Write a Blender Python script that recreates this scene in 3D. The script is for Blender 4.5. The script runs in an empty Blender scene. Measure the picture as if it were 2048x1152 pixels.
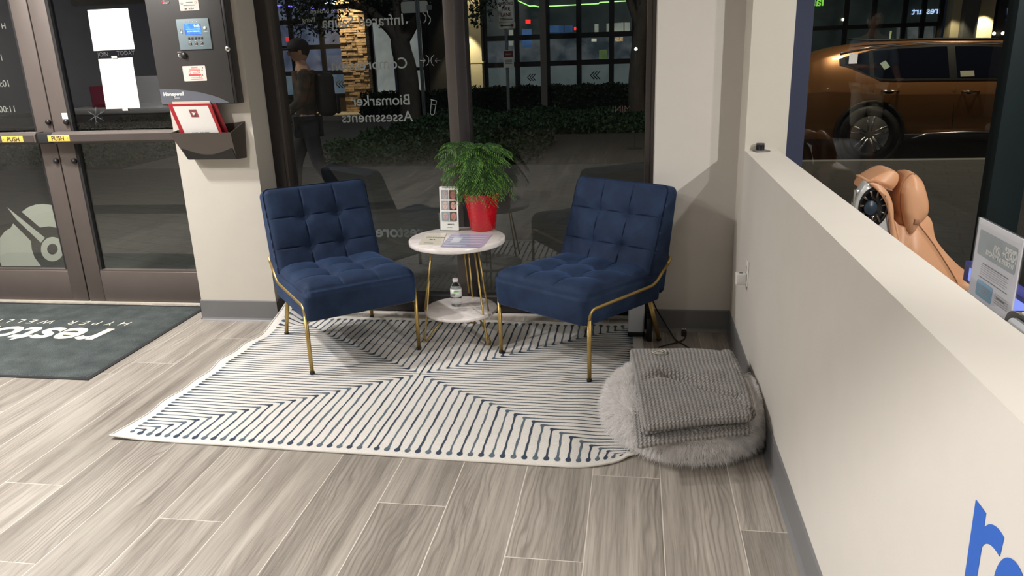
import bpy, bmesh, math, random
from mathutils import Vector, Matrix
random.seed(7)
C = bpy.context.scene
COL = C.collection
pi = math.pi

# ---------------------------------------------------------------- camera
F_PX = 1524.11
YAW, PITCH, ROLL = -0.16503, 0.304296, -0.0355775
CAM_H = 1.5
_cy, _sy, _cp, _sp = math.cos(YAW), math.sin(YAW), math.cos(PITCH), math.sin(PITCH)
CF = Vector((_sy*_cp, _cy*_cp, -_sp)); _r = Vector((_cy, -_sy, 0)); _u = _r.cross(CF)
_cr, _sr = math.cos(ROLL), math.sin(ROLL)
CR = _r*_cr + _u*_sr; CU = _u*_cr - _r*_sr
CO = Vector((0, 0, CAM_H))
cam = bpy.data.cameras.new('camera'); camo = bpy.data.objects.new('camera', cam); COL.objects.link(camo)
cam.sensor_width = 36; cam.lens = F_PX/2048*36; cam.clip_start = .02; cam.clip_end = 300
camo.matrix_world = Matrix(((CR.x, CU.x, -CF.x, 0), (CR.y, CU.y, -CF.y, 0), (CR.z, CU.z, -CF.z, CAM_H), (0, 0, 0, 1)))
C.camera = camo

def ray(px, py): return CR*((px-1024)/F_PX) + CU*((576-py)/F_PX) + CF
def at(px, py, Y):                       # the point of the plane y = Y seen at a pixel
    d = ray(px, py); return CO + d*(Y/d.y)
def atx(px, py, X):
    d = ray(px, py); return CO + d*(X/d.x)
def atz(px, py, z):
    d = ray(px, py); return CO + d*((z-CAM_H)/d.z)

# ---------------------------------------------------------------- world, lights, exposure
w = bpy.data.worlds.new('night'); C.world = w; w.use_nodes = True
w.node_tree.nodes['Background'].inputs[0].default_value = (.012, .016, .03, 1)
w.node_tree.nodes['Background'].inputs[1].default_value = .35
C.view_settings.view_transform = 'Standard'; C.view_settings.look = 'None'
C.view_settings.exposure = 0.16; C.view_settings.gamma = 1; C.view_settings.use_curve_mapping = False

def lamp(name, kind, loc, power, size=.3, color=(1, .965, .925), aim=None, spot=None, blend=.3):
    l = bpy.data.lights.new(name, kind); l.energy = power; l.color = color
    if kind == 'AREA': l.shape = 'DISK'; l.size = size
    else: l.shadow_soft_size = size
    if spot: l.spot_size = math.radians(spot); l.spot_blend = blend
    o = bpy.data.objects.new(name, l); COL.objects.link(o); o.location = loc
    if aim is not None:
        o.rotation_euler = (Vector(aim)-Vector(loc)).to_track_quat('-Z', 'Y').to_euler()
    return o
CEIL = 2.9
# recessed ceiling lights of the lobby (warm white) and of the treatment bay behind the half wall
for (x, y, p) in ((-3.45, 3.1, 74), (-3.4, 2.0, 56), (-4.7, 2.3, 44), (-3.4, -1.6, 30)):  # the third is added to brighten the counter front
    lamp('lobby_ceiling_lamp', 'AREA', (x, y, CEIL-.03), p, .2).data.spread = math.radians(165)
lamp('lobby_ceiling_lamp', 'AREA', (-2.15, -.95, CEIL-.03), 128, .11, (1, .965, .925), (-.6, .5, .2)).data.spread = math.radians(165)
lamp('bay_ceiling_lamp', 'SPOT', (2.85, -1.5, CEIL-.03), 560, .05, (1, .97, .93), (.22, 3.7, .75), 27, .6)
for (x, y, p) in ((1.9, 1.5, 34), (2.2, 2.9, 20)):
    lamp('bay_ceiling_lamp', 'AREA', (x, y, CEIL-.03), p, .12, (1, .96, .90))
# lights outside: lamps washing the stone and stucco piers; added fill over car, planting and paving
lamp('pier_lamp', 'SPOT', (-7.75, 19.9, 3.7), 620, .08, (1, .72, .38), (-7.8, 20.8, 1.5), 60, .7)
lamp('pier_lamp', 'SPOT', (-4.55, 20.1, 2.15), 110, .05, (1, .86, .55), (-4.5, 20.8, 1.0), 66, .35)
lamp('pier_lamp', 'SPOT', (-4.4, 20.3, 3.4), 60, .05, (1, .86, .55), (-4.4, 20.9, 2.4), 66, .35)
lamp('pier_lamp', 'SPOT', (7.2, 20.1, 2.0), 26, .05, (1, .86, .55), (7.5, 20.8, 1.0), 66, .35)
lamp('pier_lamp', 'SPOT', (8.05, 20.3, 2.0), 90, .05, (1, .86, .55), (8.2, 20.9, 1.0), 66, .35)
for (x, y, z, p) in ((3.1, 10.95, 4.0, 44), (5.2, 10.95, 4.0, 38)): lamp('street_fill', 'AREA', (x, y, z), p, .25, (1, .86, .64), (x+.1, 11.6, .6))  # added above the car to light its roof and shoulder
lamp('street_fill', 'AREA', (-3, 12.5, 6.5), 50, .8, (.85, .95, 1), (-2.5, 15.5, 0))  # added fill over the planting bed
for (x, p) in ((-5.6, 60), (-1.2, 9), (2.6, 2)): lamp('paving_fill', 'AREA', (x, 6.6, 3.3), p, .3, (1, .93, .8), (x, 7.0, 0))  # added to brighten the paving by doors and windows; no canopy there

# ---------------------------------------------------------------- helpers
class NT:
    def __init__(s, name):
        s.m = bpy.data.materials.new(name); s.m.use_nodes = True; s.t = s.m.node_tree
        s.b = s.t.nodes['Principled BSDF']; s.out = s.t.nodes['Material Output']
    def n(s, typ, ins=None, **kw):
        x = s.t.nodes.new(typ)
        for k, v in kw.items(): setattr(x, k, v)
        for k, v in (ins or {}).items(): s.put(x.inputs[k], v)
        return x
    def put(s, sock, v):
        if isinstance(v, bpy.types.NodeSocket): s.t.links.new(v, sock)
        elif isinstance(v, bpy.types.Node): s.t.links.new(v.outputs[0], sock)
        else:
            if hasattr(sock.default_value, '__len__') and len(sock.default_value) == 4 and len(v) == 3: v = tuple(v)+(1,)
            sock.default_value = v
    def math(s, op, a, b=None, c=None):
        x = s.t.nodes.new('ShaderNodeMath'); x.operation = op; s.put(x.inputs[0], a)
        if b is not None: s.put(x.inputs[1], b)
        if c is not None: s.put(x.inputs[2], c)
        return x.outputs[0]
    def mix(s, f, a, b, blend='MIX'):
        x = s.t.nodes.new('ShaderNodeMix'); x.data_type = 'RGBA'; x.blend_type = blend
        s.put(x.inputs[0], f); s.put(x.inputs[6], a); s.put(x.inputs[7], b); return x.outputs[2]
    def ramp(s, f, stops):
        x = s.t.nodes.new('ShaderNodeValToRGB'); s.put(x.inputs[0], f); e = x.color_ramp.elements
        while len(e) < len(stops): e.new(.5)
        for el, (p, c) in zip(e, stops): el.position = p; el.color = tuple(c)+(1,)
        return x.outputs[0]
    def set(s, **kw):
        for k, v in kw.items(): s.put(s.b.inputs[k.replace('_', ' ')], v)
        return s
    def bump(s, h, strength=.3, dist=.01):
        x = s.n('ShaderNodeBump', {'Strength': strength, 'Distance': dist, 'Height': h}); s.put(s.b.inputs['Normal'], x); return s

def co(t, scale=(1, 1, 1)):
    tc = t.n('ShaderNodeTexCoord'); mp = t.n('ShaderNodeMapping', {'Scale': scale}); t.t.links.new(tc.outputs['Object'], mp.inputs[0]); return mp.outputs[0]
def mat(name, col, rough=.5, metal=0, var=.08, vscale=8, bump=0, bscale=200, bdist=.002, stretch=(1, 1, 1), **kw):
    t = NT(name); v = co(t, stretch)
    nz = t.n('ShaderNodeTexNoise', {'Vector': v, 'Scale': vscale, 'Detail': 4}).outputs[0]
    lo = [c*(1-var) for c in col]; hi = [min(1, c*(1+var)) for c in col]
    t.set(Base_Color=t.mix(nz, lo, hi), Roughness=rough, Metallic=metal)
    if bump:
        t.bump(t.n('ShaderNodeTexNoise', {'Vector': v, 'Scale': bscale, 'Detail': 3}).outputs[0], bump, bdist)
    t.set(**kw); return t.m
def emat(name, col, s):
    t = NT(name); t.set(Base_Color=[c*.3 for c in col], Emission_Color=col, Emission_Strength=s); return t.m

class MB:
    """collects shapes, then links them as ONE mesh object"""
    def __init__(s): s.v = []; s.f = []; s.m = []; s.mats = []; s.sm = []
    def mi(s, m):
        if m not in s.mats: s.mats.append(m)
        return s.mats.index(m)
    def add(s, vs, fs, m, smooth=False, M=None):
        b = len(s.v); k = s.mi(m)
        s.v += [tuple(M @ Vector(p)) if M else tuple(p) for p in vs]
        for f in fs: s.f.append(tuple(i+b for i in f)); s.m.append(k); s.sm.append(smooth)
        return s
    def box(s, a, b, m, bev=0, M=None, seg=2):
        if bev:
            bm = bmesh.new(); bmesh.ops.create_cube(bm, size=1)
            sc = [b[i]-a[i] for i in range(3)]; c = [(a[i]+b[i])/2 for i in range(3)]
            for v in bm.verts: v.co = Vector([v.co[i]*sc[i]+c[i] for i in range(3)])
            bmesh.ops.bevel(bm, geom=bm.edges[:], offset=bev, segments=seg, profile=.5, affect='EDGES')
            return s.bm(bm, m, True, M)
        x0, y0, z0 = a; x1, y1, z1 = b
        vs = [(x0, y0, z0), (x1, y0, z0), (x1, y1, z0), (x0, y1, z0), (x0, y0, z1), (x1, y0, z1), (x1, y1, z1), (x0, y1, z1)]
        return s.add(vs, [(0, 3, 2, 1), (4, 5, 6, 7), (0, 1, 5, 4), (1, 2, 6, 5), (2, 3, 7, 6), (3, 0, 4, 7)], m, False, M)
    def bm(s, bm, m, smooth=False, M=None):
        bm.verts.ensure_lookup_table(); bm.verts.index_update()
        s.add([v.co.copy() for v in bm.verts], [[v.index for v in f.verts] for f in bm.faces], m, smooth, M); bm.free(); return s
    def tube(s, pts, r, m, seg=12, cap=True, closed=False, M=None):
        pts = [Vector(p) for p in pts]; n = len(pts); rr = r if hasattr(r, '__len__') else [r]*n
        vs = []; prev = None
        for i, p in enumerate(pts):
            a = pts[(i-1) % n] if (closed or i > 0) else p; b = pts[(i+1) % n] if (closed or i < n-1) else p
            t = (b-a).normalized()
            if prev is None:
                u = t.orthogonal().normalized()
            else:
                u = prev - t*prev.dot(t)
                u = u.normalized() if u.length > 1e-6 else t.orthogonal().normalized()
            prev = u; q = t.cross(u)
            for k in range(seg):
                an = 2*pi*k/seg; vs.append(p + (u*math.cos(an)+q*math.sin(an))*rr[i])
        fs = []
        for i in range(n if closed else n-1):
            for k in range(seg):
                j = (i+1) % n; k2 = (k+1) % seg
                fs.append((i*seg+k, i*seg+k2, j*seg+k2, j*seg+k))
        if cap and not closed: fs += [tuple(range(seg-1, -1, -1)), tuple((n-1)*seg+k for k in range(seg))]
        return s.add(vs, fs, m, True, M)
    def lathe(s, prof, m, seg=40, M=None, smooth=True):
        vs = []; n = len(prof)
        for (r, z) in prof:
            for k in range(seg):
                a = 2*pi*k/seg; vs.append((r*math.cos(a), r*math.sin(a), z))
        fs = [(i*seg+k, i*seg+(k+1) % seg, (i+1)*seg+(k+1) % seg, (i+1)*seg+k) for i in range(n-1) for k in range(seg)]
        if prof[0][0] > 1e-5: fs.append(tuple(range(seg-1, -1, -1)))
        if prof[-1][0] > 1e-5: fs.append(tuple((n-1)*seg+k for k in range(seg)))
        return s.add(vs, fs, m, smooth, M)
    def prism(s, poly, z0, z1, m, M=None):          # polygon in xy extruded along z
        n = len(poly); vs = [(x, y, z0) for x, y in poly]+[(x, y, z1) for x, y in poly]
        fs = [tuple(range(n-1, -1, -1)), tuple(range(n, 2*n))]+[(i, (i+1) % n, n+(i+1) % n, n+i) for i in range(n)]
        return s.add(vs, fs, m, False, M)
    def ball(s, c, r, m, M=None, u=20, v=12, e=1.0):
        rx, ry, rz = r if hasattr(r, '__len__') else (r, r, r); vs = []; fs = []
        sg = lambda x: math.copysign(abs(x)**e, x)
        for i in range(v+1):
            t = -pi/2+pi*i/v
            for k in range(u):
                a = 2*pi*k/u; vs.append((c[0]+rx*sg(math.cos(t))*sg(math.cos(a)), c[1]+ry*sg(math.cos(t))*sg(math.sin(a)), c[2]+rz*sg(math.sin(t))))
        for i in range(v):
            for k in range(u): fs.append((i*u+k, i*u+(k+1) % u, (i+1)*u+(k+1) % u, (i+1)*u+k))
        return s.add(vs, fs, m, True, M)
    def text(s, txt, size, m, M, bold=0, ext=.0004, shear=0, align='CENTER', sp=1.0):
        c = bpy.data.curves.new('t', 'FONT'); c.body = txt; c.size = size; c.extrude = ext; c.offset = bold; c.shear = shear
        c.align_x = align; c.space_character = sp; c.resolution_u = 4
        o = bpy.data.objects.new('t', c); COL.objects.link(o); bpy.context.view_layer.update()
        me = bpy.data.meshes.new_from_object(o.evaluated_get(bpy.context.evaluated_depsgraph_get()))
        s.add([v.co.copy() for v in me.vertices], [tuple(p.vertices) for p in me.polygons], m, False, M)
        bpy.data.objects.remove(o); bpy.data.meshes.remove(me); bpy.data.curves.remove(c); return s
    def build(s, name, parent=None, **tags):
        me = bpy.data.meshes.new(name); me.from_pydata(s.v, [], s.f)
        for m in s.mats: me.materials.append(m)
        me.polygons.foreach_set('material_index', s.m); me.polygons.foreach_set('use_smooth', s.sm); me.update()
        o = bpy.data.objects.new(name, me); COL.objects.link(o)
        if parent is not None:
            o.parent = parent; o.matrix_parent_inverse = Matrix.Identity(4)
            if tags.pop('world', False): o.matrix_parent_inverse = parent_world(parent).inverted()
        for k, v in tags.items(): o[k] = v
        return o
def parent_world(p):
    m = Matrix.LocRotScale(p.location, p.rotation_euler, p.scale)
    return (parent_world(p.parent) @ p.matrix_parent_inverse @ m) if p.parent else m
def smoothauto(o, ang=40):
    me = o.data
    bm = bmesh.new(); bm.from_mesh(me); bmesh.ops.remove_doubles(bm, verts=bm.verts[:], dist=1e-6)
    for e in bm.edges:
        if len(e.link_faces) == 2 and e.calc_face_angle(0) > math.radians(ang): e.smooth = False
    bmesh.ops.recalc_face_normals(bm, faces=bm.faces[:])
    bm.to_mesh(me); bm.free(); return o
def thing(name, label, cat, loc=(0, 0, 0), rz=0, group=None):
    o = bpy.data.objects.new(name, None); COL.objects.link(o); o.empty_display_size = .05
    o.location = loc; o.rotation_euler = (0, 0, rz); o['label'] = label; o['category'] = cat
    if group: o['group'] = group
    return o
def tag(o, label, cat, group=None, kind=None):
    o['label'] = label; o['category'] = cat
    if group: o['group'] = group
    if kind: o['kind'] = kind
    return o
def struct(o): o['kind'] = 'structure'; return o
def W(y, x=0, z=0, flip=False):
    """text matrix on a wall facing the camera (-Y); flip = mirrored reading"""
    return Matrix(((-1 if flip else 1, 0, 0, x), (0, 0, -1, y), (0, 1, 0, z), (0, 0, 0, 1)))
def bez(pts, n=8, r=.3):
    """polyline with rounded corners"""
    pts = [Vector(p) for p in pts]; out = [pts[0]]
    for i in range(1, len(pts)-1):
        a, b, c = pts[i-1], pts[i], pts[i+1]
        d = min((a-b).length, (c-b).length)*.49; k = min(d, r)
        p0 = b+(a-b).normalized()*k; p1 = b+(c-b).normalized()*k
        for j in range(n+1):
            t = j/n; out.append(p0*(1-t)**2+b*2*t*(1-t)+p1*t*t)
    out.append(pts[-1]); return out
def rbox(cx, cz, w_, h_, r, seg=5):
    """rounded rectangle outline"""
    out = []
    for (sx, sz, a0) in ((1, 1, 0), (-1, 1, 90), (-1, -1, 180), (1, -1, 270)):
        for k in range(seg+1):
            a = math.radians(a0+90*k/seg); out.append((cx+sx*(w_/2-r)+r*math.cos(a), cz+sz*(h_/2-r)+r*math.sin(a)))
    return out

# ---------------------------------------------------------------- materials
m_wall = mat('wall_paint', (.615, .585, .54), .75, var=.03, bump=.12, bscale=260)
m_wallb = mat('column_paint', (.585, .55, .485), .75, var=.03, bump=.12, bscale=260)
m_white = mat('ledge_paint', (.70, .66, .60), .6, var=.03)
m_navyp = mat('navy_paint', (.022, .030, .070), .7, var=.05)
m_base = mat('vinyl_baseboard', (.17, .17, .175), .45, var=.06)
m_ceil = mat('ceiling_paint', (.6, .58, .55), .9)
m_bronze = mat('bronze_aluminium', (.085, .072, .066), .42, .35, var=.08, bump=.1, bscale=500)
m_bronzed = mat('dark_bronze_aluminium', (.035, .032, .034), .35, .4, var=.08)
m_doorf = mat('door_bronze', (.135, .112, .102), .45, .3, var=.08, bump=.1, bscale=500)
m_black = mat('black_plastic', (.012, .012, .013), .35)
m_blackg = mat('glossy_black_plastic', (.010, .010, .011), .08)
m_rubber = mat('black_rubber', (.015, .015, .016), .8)
m_gold = mat('brushed_gold', (.50, .36, .135), .44, 1, var=.06, vscale=60)
m_steel = mat('steel', (.6, .6, .6), .25, 1)
m_paper = mat('white_paper', (.82, .80, .76), .8, var=.02)
m_whitep = mat('white_plastic', (.78, .77, .75), .35, var=.02)
m_yellow = mat('yellow_plate', (.75, .50, .10), .5)
m_ink = mat('black_ink', (.02, .02, .02), .6)
m_red = mat('red_card', (.42, .02, .03), .45)
m_grayt = mat('grey_film', (.23, .24, .24), .7, var=.04)
m_grayl = mat('pale_film', (.30, .30, .27), .7, var=.04)

def glass_mat(name, tint=(.9, .93, .92), k=1.65):
    t = NT(name)
    g_ = t.n('ShaderNodeNewGeometry'); dt = t.n('ShaderNodeVectorMath', {0: g_.outputs['Normal'], 1: g_.outputs['Incoming']}, operation='DOT_PRODUCT').outputs['Value']
    c5 = t.math('POWER', t.math('SUBTRACT', 1.0, t.math('ABSOLUTE', dt)), 5.0)
    f2 = t.math('MINIMUM', t.math('MULTIPLY', t.math('MULTIPLY_ADD', c5, .95, .043), k), 1.0)
    tr = t.n('ShaderNodeBsdfTransparent', {'Color': tint}); gl = t.n('ShaderNodeBsdfGlossy', {'Color': (.95, .98, 1), 'Roughness': .004})
    mx = t.n('ShaderNodeMixShader', {0: f2, 1: tr, 2: gl}); t.t.links.new(mx.outputs[0], t.out.inputs[0]); return t.m
m_glass = glass_mat('window_glass')
m_clear = glass_mat('clear_acrylic', (.97, .98, .98), .8)

# ---------------------------------------------------------------- floor
def floor_material():
    t = NT('wood_look_tile')
    at_ = t.n('ShaderNodeAttribute', attribute_name='rnd'); sx = t.n('ShaderNodeSeparateColor', {0: at_.outputs['Color']})
    tc = t.n('ShaderNodeTexCoord'); so = t.n('ShaderNodeSeparateXYZ', {0: tc.outputs['Object']})
    r1, r2, r3 = sx.outputs[0], sx.outputs[1], sx.outputs[2]
    x = t.math('ADD', so.outputs[0], t.math('MULTIPLY', r1, 40)); y = t.math('ADD', so.outputs[1], t.math('MULTIPLY', r2, 60))
    def vec(sx_, sy_): return t.n('ShaderNodeCombineXYZ', {0: t.math('MULTIPLY', x, sx_), 1: t.math('MULTIPLY', y, sy_), 2: t.math('MULTIPLY', r3, 9)}).outputs[0]
    warp = t.n('ShaderNodeTexNoise', {'Vector': vec(4.2, .95), 'Scale': 1, 'Detail': 3, 'Roughness': .45}).outputs[0]
    ph = t.math('ADD', t.math('MULTIPLY', x, 330), t.math('MULTIPLY', warp, 95))
    ring = t.math('POWER', t.math('MULTIPLY_ADD', t.math('SINE', ph), .5, .5), 3.0)
    fine = t.n('ShaderNodeTexNoise', {'Vector': vec(330, 10), 'Scale': 1, 'Detail': 3}).outputs[0]
    pore = t.n('ShaderNodeMapRange', {0: t.n('ShaderNodeTexNoise', {'Vector': vec(150, 2.6), 'Scale': 1, 'Detail': 4, 'Roughness': .6}).outputs[0], 1: .50, 2: .66}).outputs[0]
    streak = t.n('ShaderNodeTexNoise', {'Vector': vec(17, .7), 'Scale': 1, 'Detail': 4, 'Roughness': .62}).outputs[0]
    blot = t.n('ShaderNodeTexNoise', {'Vector': vec(6.5, 1.1), 'Scale': 1, 'Detail': 2}).outputs[0]
    base = t.ramp(streak, [(.30, (.172, .150, .129)), (.46, (.276, .248, .217)), (.66, (.405, .370, .325))])
    rm = t.math('MULTIPLY', t.math('MULTIPLY', ring, t.n('ShaderNodeMapRange', {0: blot, 1: .44, 2: .60, 3: .04, 4: .75}).outputs[0]), t.n('ShaderNodeMapRange', {0: fine, 1: .3, 2: .6, 3: .35, 4: 1.0}).outputs[0])
    c = t.mix(rm, base, (.115, .095, .080))
    c = t.mix(t.math('MULTIPLY', pore, .42), c, (.125, .104, .088))
    c = t.mix(t.n('ShaderNodeMapRange', {0: fine, 1: .42, 2: .75, 3: 0, 4: .45}).outputs[0], c, (.43, .385, .33))
    tone = t.n('ShaderNodeMapRange', {0: r3, 3: .86, 4: 1.12}).outputs[0]
    c = t.mix(1.0, c, t.n('ShaderNodeCombineColor', {0: tone, 1: tone, 2: tone}).outputs[0], 'MULTIPLY')
    t.set(Base_Color=c, Roughness=t.n('ShaderNodeMapRange', {0: streak, 3: .30, 4: .48}).outputs[0])
    t.bump(t.math('ADD', t.math('MULTIPLY', fine, .5), t.math('MULTIPLY', rm, -.6)), .25, .0015)
    return t.m
m_plank = floor_material(); m_grout = mat('grout', (.58, .54, .48), .8)
def build_floor():
    PW, L, G = .2445, 1.5, .0030
    known = {-3: 0}
    # plank columns: seam x = -.137 + k*PW ; end joints read off the photo
    ends = {-1: 1.967, 0: 2.467, -2: None, -3: 2.214, 1: 2.68, 2: 2.183, -6: 2.045, -5: 3.05, -4: 1.72, -7: 2.62, -8: 3.27, -9: 2.2}
    b = MB(); cols = []
    x0, x1, y0, y1 = -6.2, 6.4, -7.2, 4.32
    kmin = int(math.floor((x0+.137)/PW)); kmax = int(math.ceil((x1+.137)/PW))
    rects = []
    for k in range(kmin, kmax):
        xa, xb = -.137+k*PW, -.137+(k+1)*PW
        e = ends.get(k+0 if k < 0 else k, None)
        e = {-1: 1.967, 0: 2.467, 1: 2.95, 2: 2.183, -2: 2.70, -3: 2.214, -4: 1.72, -5: 3.0, -6: 2.045, -7: 2.62, -8: 3.27, -9: 2.2}.get(k)
        if e is None: e = random.uniform(0, L)
        n0 = int(math.floor((y0-e)/L)); y = e+n0*L
        while y < y1:
            ya, yb = max(y, y0), min(y+L, y1)
            if yb-ya > .01 and xb > x0 and xa < x1:
                rects.append((xa, xb, ya, yb))
            y += L
    for (xa, xb, ya, yb) in rects:
        g = G/2; a = (xa+g, ya+g); c = (xb-g, yb-g)
        b.add([(a[0], a[1], 0), (c[0], a[1], 0), (c[0], c[1], 0), (a[0], c[1], 0)], [(0, 1, 2, 3)], m_plank); cols.append((random.random(), random.random(), random.random()))
        b.add([(xa, ya, 0), (xb, ya, 0), (xb, yb, 0), (xa, yb, 0), (a[0], a[1], 0), (c[0], a[1], 0), (c[0], c[1], 0), (a[0], c[1], 0)],
              [(0, 1, 5, 4), (1, 2, 6, 5), (2, 3, 7, 6), (3, 0, 4, 7)], m_grout); cols += [(0, 0, 0)]*4
    b.box((x0, y0, -.12), (x1, y1, -.002), m_grout); cols += [(0, 0, 0)]*6
    o = struct(b.build('floor'))
    at_ = o.data.attributes.new('rnd', 'FLOAT_COLOR', 'FACE')
    at_.data.foreach_set('color', [c for t in cols for c in (*t, 1)])
    return o
build_floor()

# ---------------------------------------------------------------- room shell
XH, XH2, HW = .513, .662, 1.003
YD = 4.31
struct(MB().box((-6.2, -7.2, CEIL), (6.4, 4.6, CEIL+.15), m_ceil).build('ceiling'))
struct(MB().box((-6.35, -7.2, 0), (-6.2, 4.6, CEIL), m_wall).build('wall_left'))
struct(MB().box((6.4, -7.2, 0), (6.55, 4.6, CEIL), m_wall).build('wall_far_right'))
struct(MB().box((-6.2, -7.35, 0), (6.4, -7.2, CEIL), m_navyp).build('wall_rear'))
struct(MB().box((-2.56, 4.0, 0), (-2.083, 4.42, CEIL), m_wallb).build('wall_entry'))
struct(MB().box((.100, 3.98, 0), (XH2+.001, 4.42, CEIL), m_wall).build('wall_front'))
struct(MB().box((XH, -3.0, 0), (XH2, 3.757, HW), m_wall).box((XH, 3.757, 0), (.700, 3.9799, CEIL), m_wallb)
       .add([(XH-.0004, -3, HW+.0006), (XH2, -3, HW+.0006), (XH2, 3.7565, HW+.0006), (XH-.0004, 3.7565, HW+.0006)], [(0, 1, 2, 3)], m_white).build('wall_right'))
struct(MB().box((.701, 3.98, 0), (.823, 4.42, CEIL), m_navyp).build('wall_navy'))
struct(MB().box((2.35, 3.98, 0), (6.4, 4.42, CEIL), m_navyp).build('wall_bay'))
struct(MB().box((-6.2, 4.15, 2.45), (-2.56, 4.42, CEIL), m_wall).box((-2.083, 4.15, 2.45), (.100, 4.42, CEIL), m_wall).box((.823, 4.15, 2.45), (2.35, 4.42, CEIL), m_wall).build('wall_header'))
struct(MB().box((-6.2, -.42, 2.42), (.512, -.28, CEIL), m_ceil).build('trim_3'))
def baseb(name, pts, h=.125, t=.006):
    """vinyl cove base following a floor line of points (x, y) with outward normal to the left of travel"""
    b = MB()
    for (p, q) in zip(pts, pts[1:]):
        p = Vector((*p, 0)); q = Vector((*q, 0)); d = (q-p).normalized(); n = Vector((d.y, -d.x, 0))
        prof = [(0, h), (t*.7, h-.001), (t, h-.005), (t, .018), (t+.004, .008), (t+.010, .0005), (0, .0005)]
        ex = d*(t)
        for i in range(len(prof)-1):
            (a, z), (a2, z2) = prof[i], prof[i+1]
            b.add([p+n*a-ex*0+Vector((0, 0, z)), q+n*a+Vector((0, 0, z)), q+n*a2+Vector((0, 0, z2)), p+n*a2+Vector((0, 0, z2))], [(0, 1, 2, 3)], m_base)
    return struct(b.build(name))
baseb('baseboard_entry', [(-2.566, 4.25), (-2.566, 3.9995), (-2.077, 3.9995), (-2.077, 4.2)])
baseb('baseboard_front', [(.1, 4.2), (.0999, 3.9795), (XH, 3.9795)])
baseb('baseboard_right', [(XH-.0002, 3.98), (XH-.0002, -3.0)])

# ---------------------------------------------------------------- doors
def door_leaf(n, xa, xb, hinge_right):
    r = bpy.data.objects.new('door_%d' % n, None); COL.objects.link(r); r['kind'] = 'structure'
    y0, y1 = YD-.045, YD
    top = 2.35; st = .112
    b = MB(); 
    b.box((xa, y0, .012), (xa+st, y1, top), m_doorf, .003).box((xb-st, y0, .012), (xb, y1, top), m_doorf, .003)
    b.box((xa+st, y0+.001, .012), (xb-st, y1, .215), m_doorf, .003).box((xa+st, y0+.001, top-.12), (xb-st, y1, top), m_doorf)
    b.box((xa+st, y0+.006, .215), (xb-st, y1-.006, .226), m_doorf)
    # black glazing gasket
    for (a, c) in (((xa+st, y0+.006, .226), (xa+st+.016, y1-.006, top-.12)), ((xb-st-.016, y0+.006, .226), (xb-st, y1-.006, top-.12))): b.box(a, c, m_rubber)
    f = b.build('door_frame', r)
    g = MB(); yg = y1-.018
    g.add([(xa+st, yg, .22), (xb-st, yg, .22), (xb-st, yg, top-.12), (xa+st, yg, top-.12)], [(0, 1, 2, 3)], m_glass); g.build('glass', r)
    return r, f, y0
d1, f1, YF = door_leaf(1, -4.53, -3.532, False)
d2, f2, _ = door_leaf(2, -3.524, -2.47, True)
def push_bar(door, xa, xb, plate_c, arrow):
    b = MB(); y0, y1 = YF-.095, YF-.02
    prof = [(y1, 1.042), (y0+.02, 1.042), (y0, 1.056), (y0, 1.098), (y0+.02, 1.112), (y1, 1.112)]
    n = len(prof); vs = [(xa, *p) for p in prof]+[(xb, *p) for p in prof]
    b.add(vs, [tuple(range(n-1, -1, -1)), tuple(range(n, 2*n))]+[(i, (i+1) % n, n+(i+1) % n, n+i) for i in range(n)], m_doorf)
    b.box((xa+.012, y0-.002, 1.058), (xb-.012, y0+.001, 1.096), m_bronze)
    for x in (xa+.03, xb-.03): b.box((x-.025, y1-.002, 1.05), (x+.025, YF, 1.105), m_bronzed)
    o = b.build('push_bar', door)
    p = MB().box((plate_c-.073, y0-.0035, 1.059), (plate_c+.073, y0-.0018, 1.096), m_yellow, .0006)
    p.text('PUSH', .036, m_ink, W(y0-.0037, plate_c+(-.006 if arrow > 0 else .006), 1.0645), bold=.0008)
    ax = plate_c+.06*arrow
    p.prism([(ax, 1.0775+.003), (ax+.006*arrow, 1.0775), (ax, 1.0775-.003)], 0, .0006, m_ink, Matrix(((1, 0, 0, 0), (0, 0, -1, y0-.0037), (0, 1, 0, 0), (0, 0, 0, 1))))
    p.build('push_plate', o, label='yellow plate reading PUSH')
push_bar(d1, -4.46, -3.585, -3.74, -1)
push_bar(d2, -3.475, -2.50, -3.445+.02, 1)
# black strap filling the gap between the two bars
MB().box((-3.583, YF-.085, 1.046), (-3.477, YF-.03, 1.108), m_rubber, .006).build('strap', d1)
def knob(door, px, py):
    p = at(px, py, YF)
    MB().lathe([(.016, 0), (.016, .010), (.013, .018), (0, .019)], m_black, 20, Matrix.Translation(p) @ Matrix.Rotation(pi/2, 4, 'X')).build('lock_cylinder', door)
for (px, py, d) in ((98, 244, d1), (134, 244, d2), (114, 322, d1), (150, 322, d2)): knob(d, px, py)
# sill strip
struct(MB().box((-6.2, YD-.055, .0005), (-2.56, YD+.12, .010), mat('threshold', (.62, .58, .50), .5)).build('trim_1'))
struct(MB().box((-6.2, YD-.09, 0), (-4.535, YD+.01, 2.45), m_doorf).box((-4.53, YD-.05, 2.355), (-2.47, YD+.01, 2.45), m_doorf).build('trim_2'))
# scratched sticker on the stile
s_ = MB(); p = at(129.5, 232, YF-.001); s_.box((p.x-.019, YF-.0012, p.z-.018), (p.x+.019, YF-.0003, p.z+.018), m_paper)
for k in range(4): s_.box((p.x-.014, YF-.0016, p.z+.010-k*.007), (p.x+.010, YF-.0012, p.z+.0115-k*.007), m_grayt)
tag(s_.build('sticker'), 'small white sticker above the lock on the door stile', 'sticker')
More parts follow.
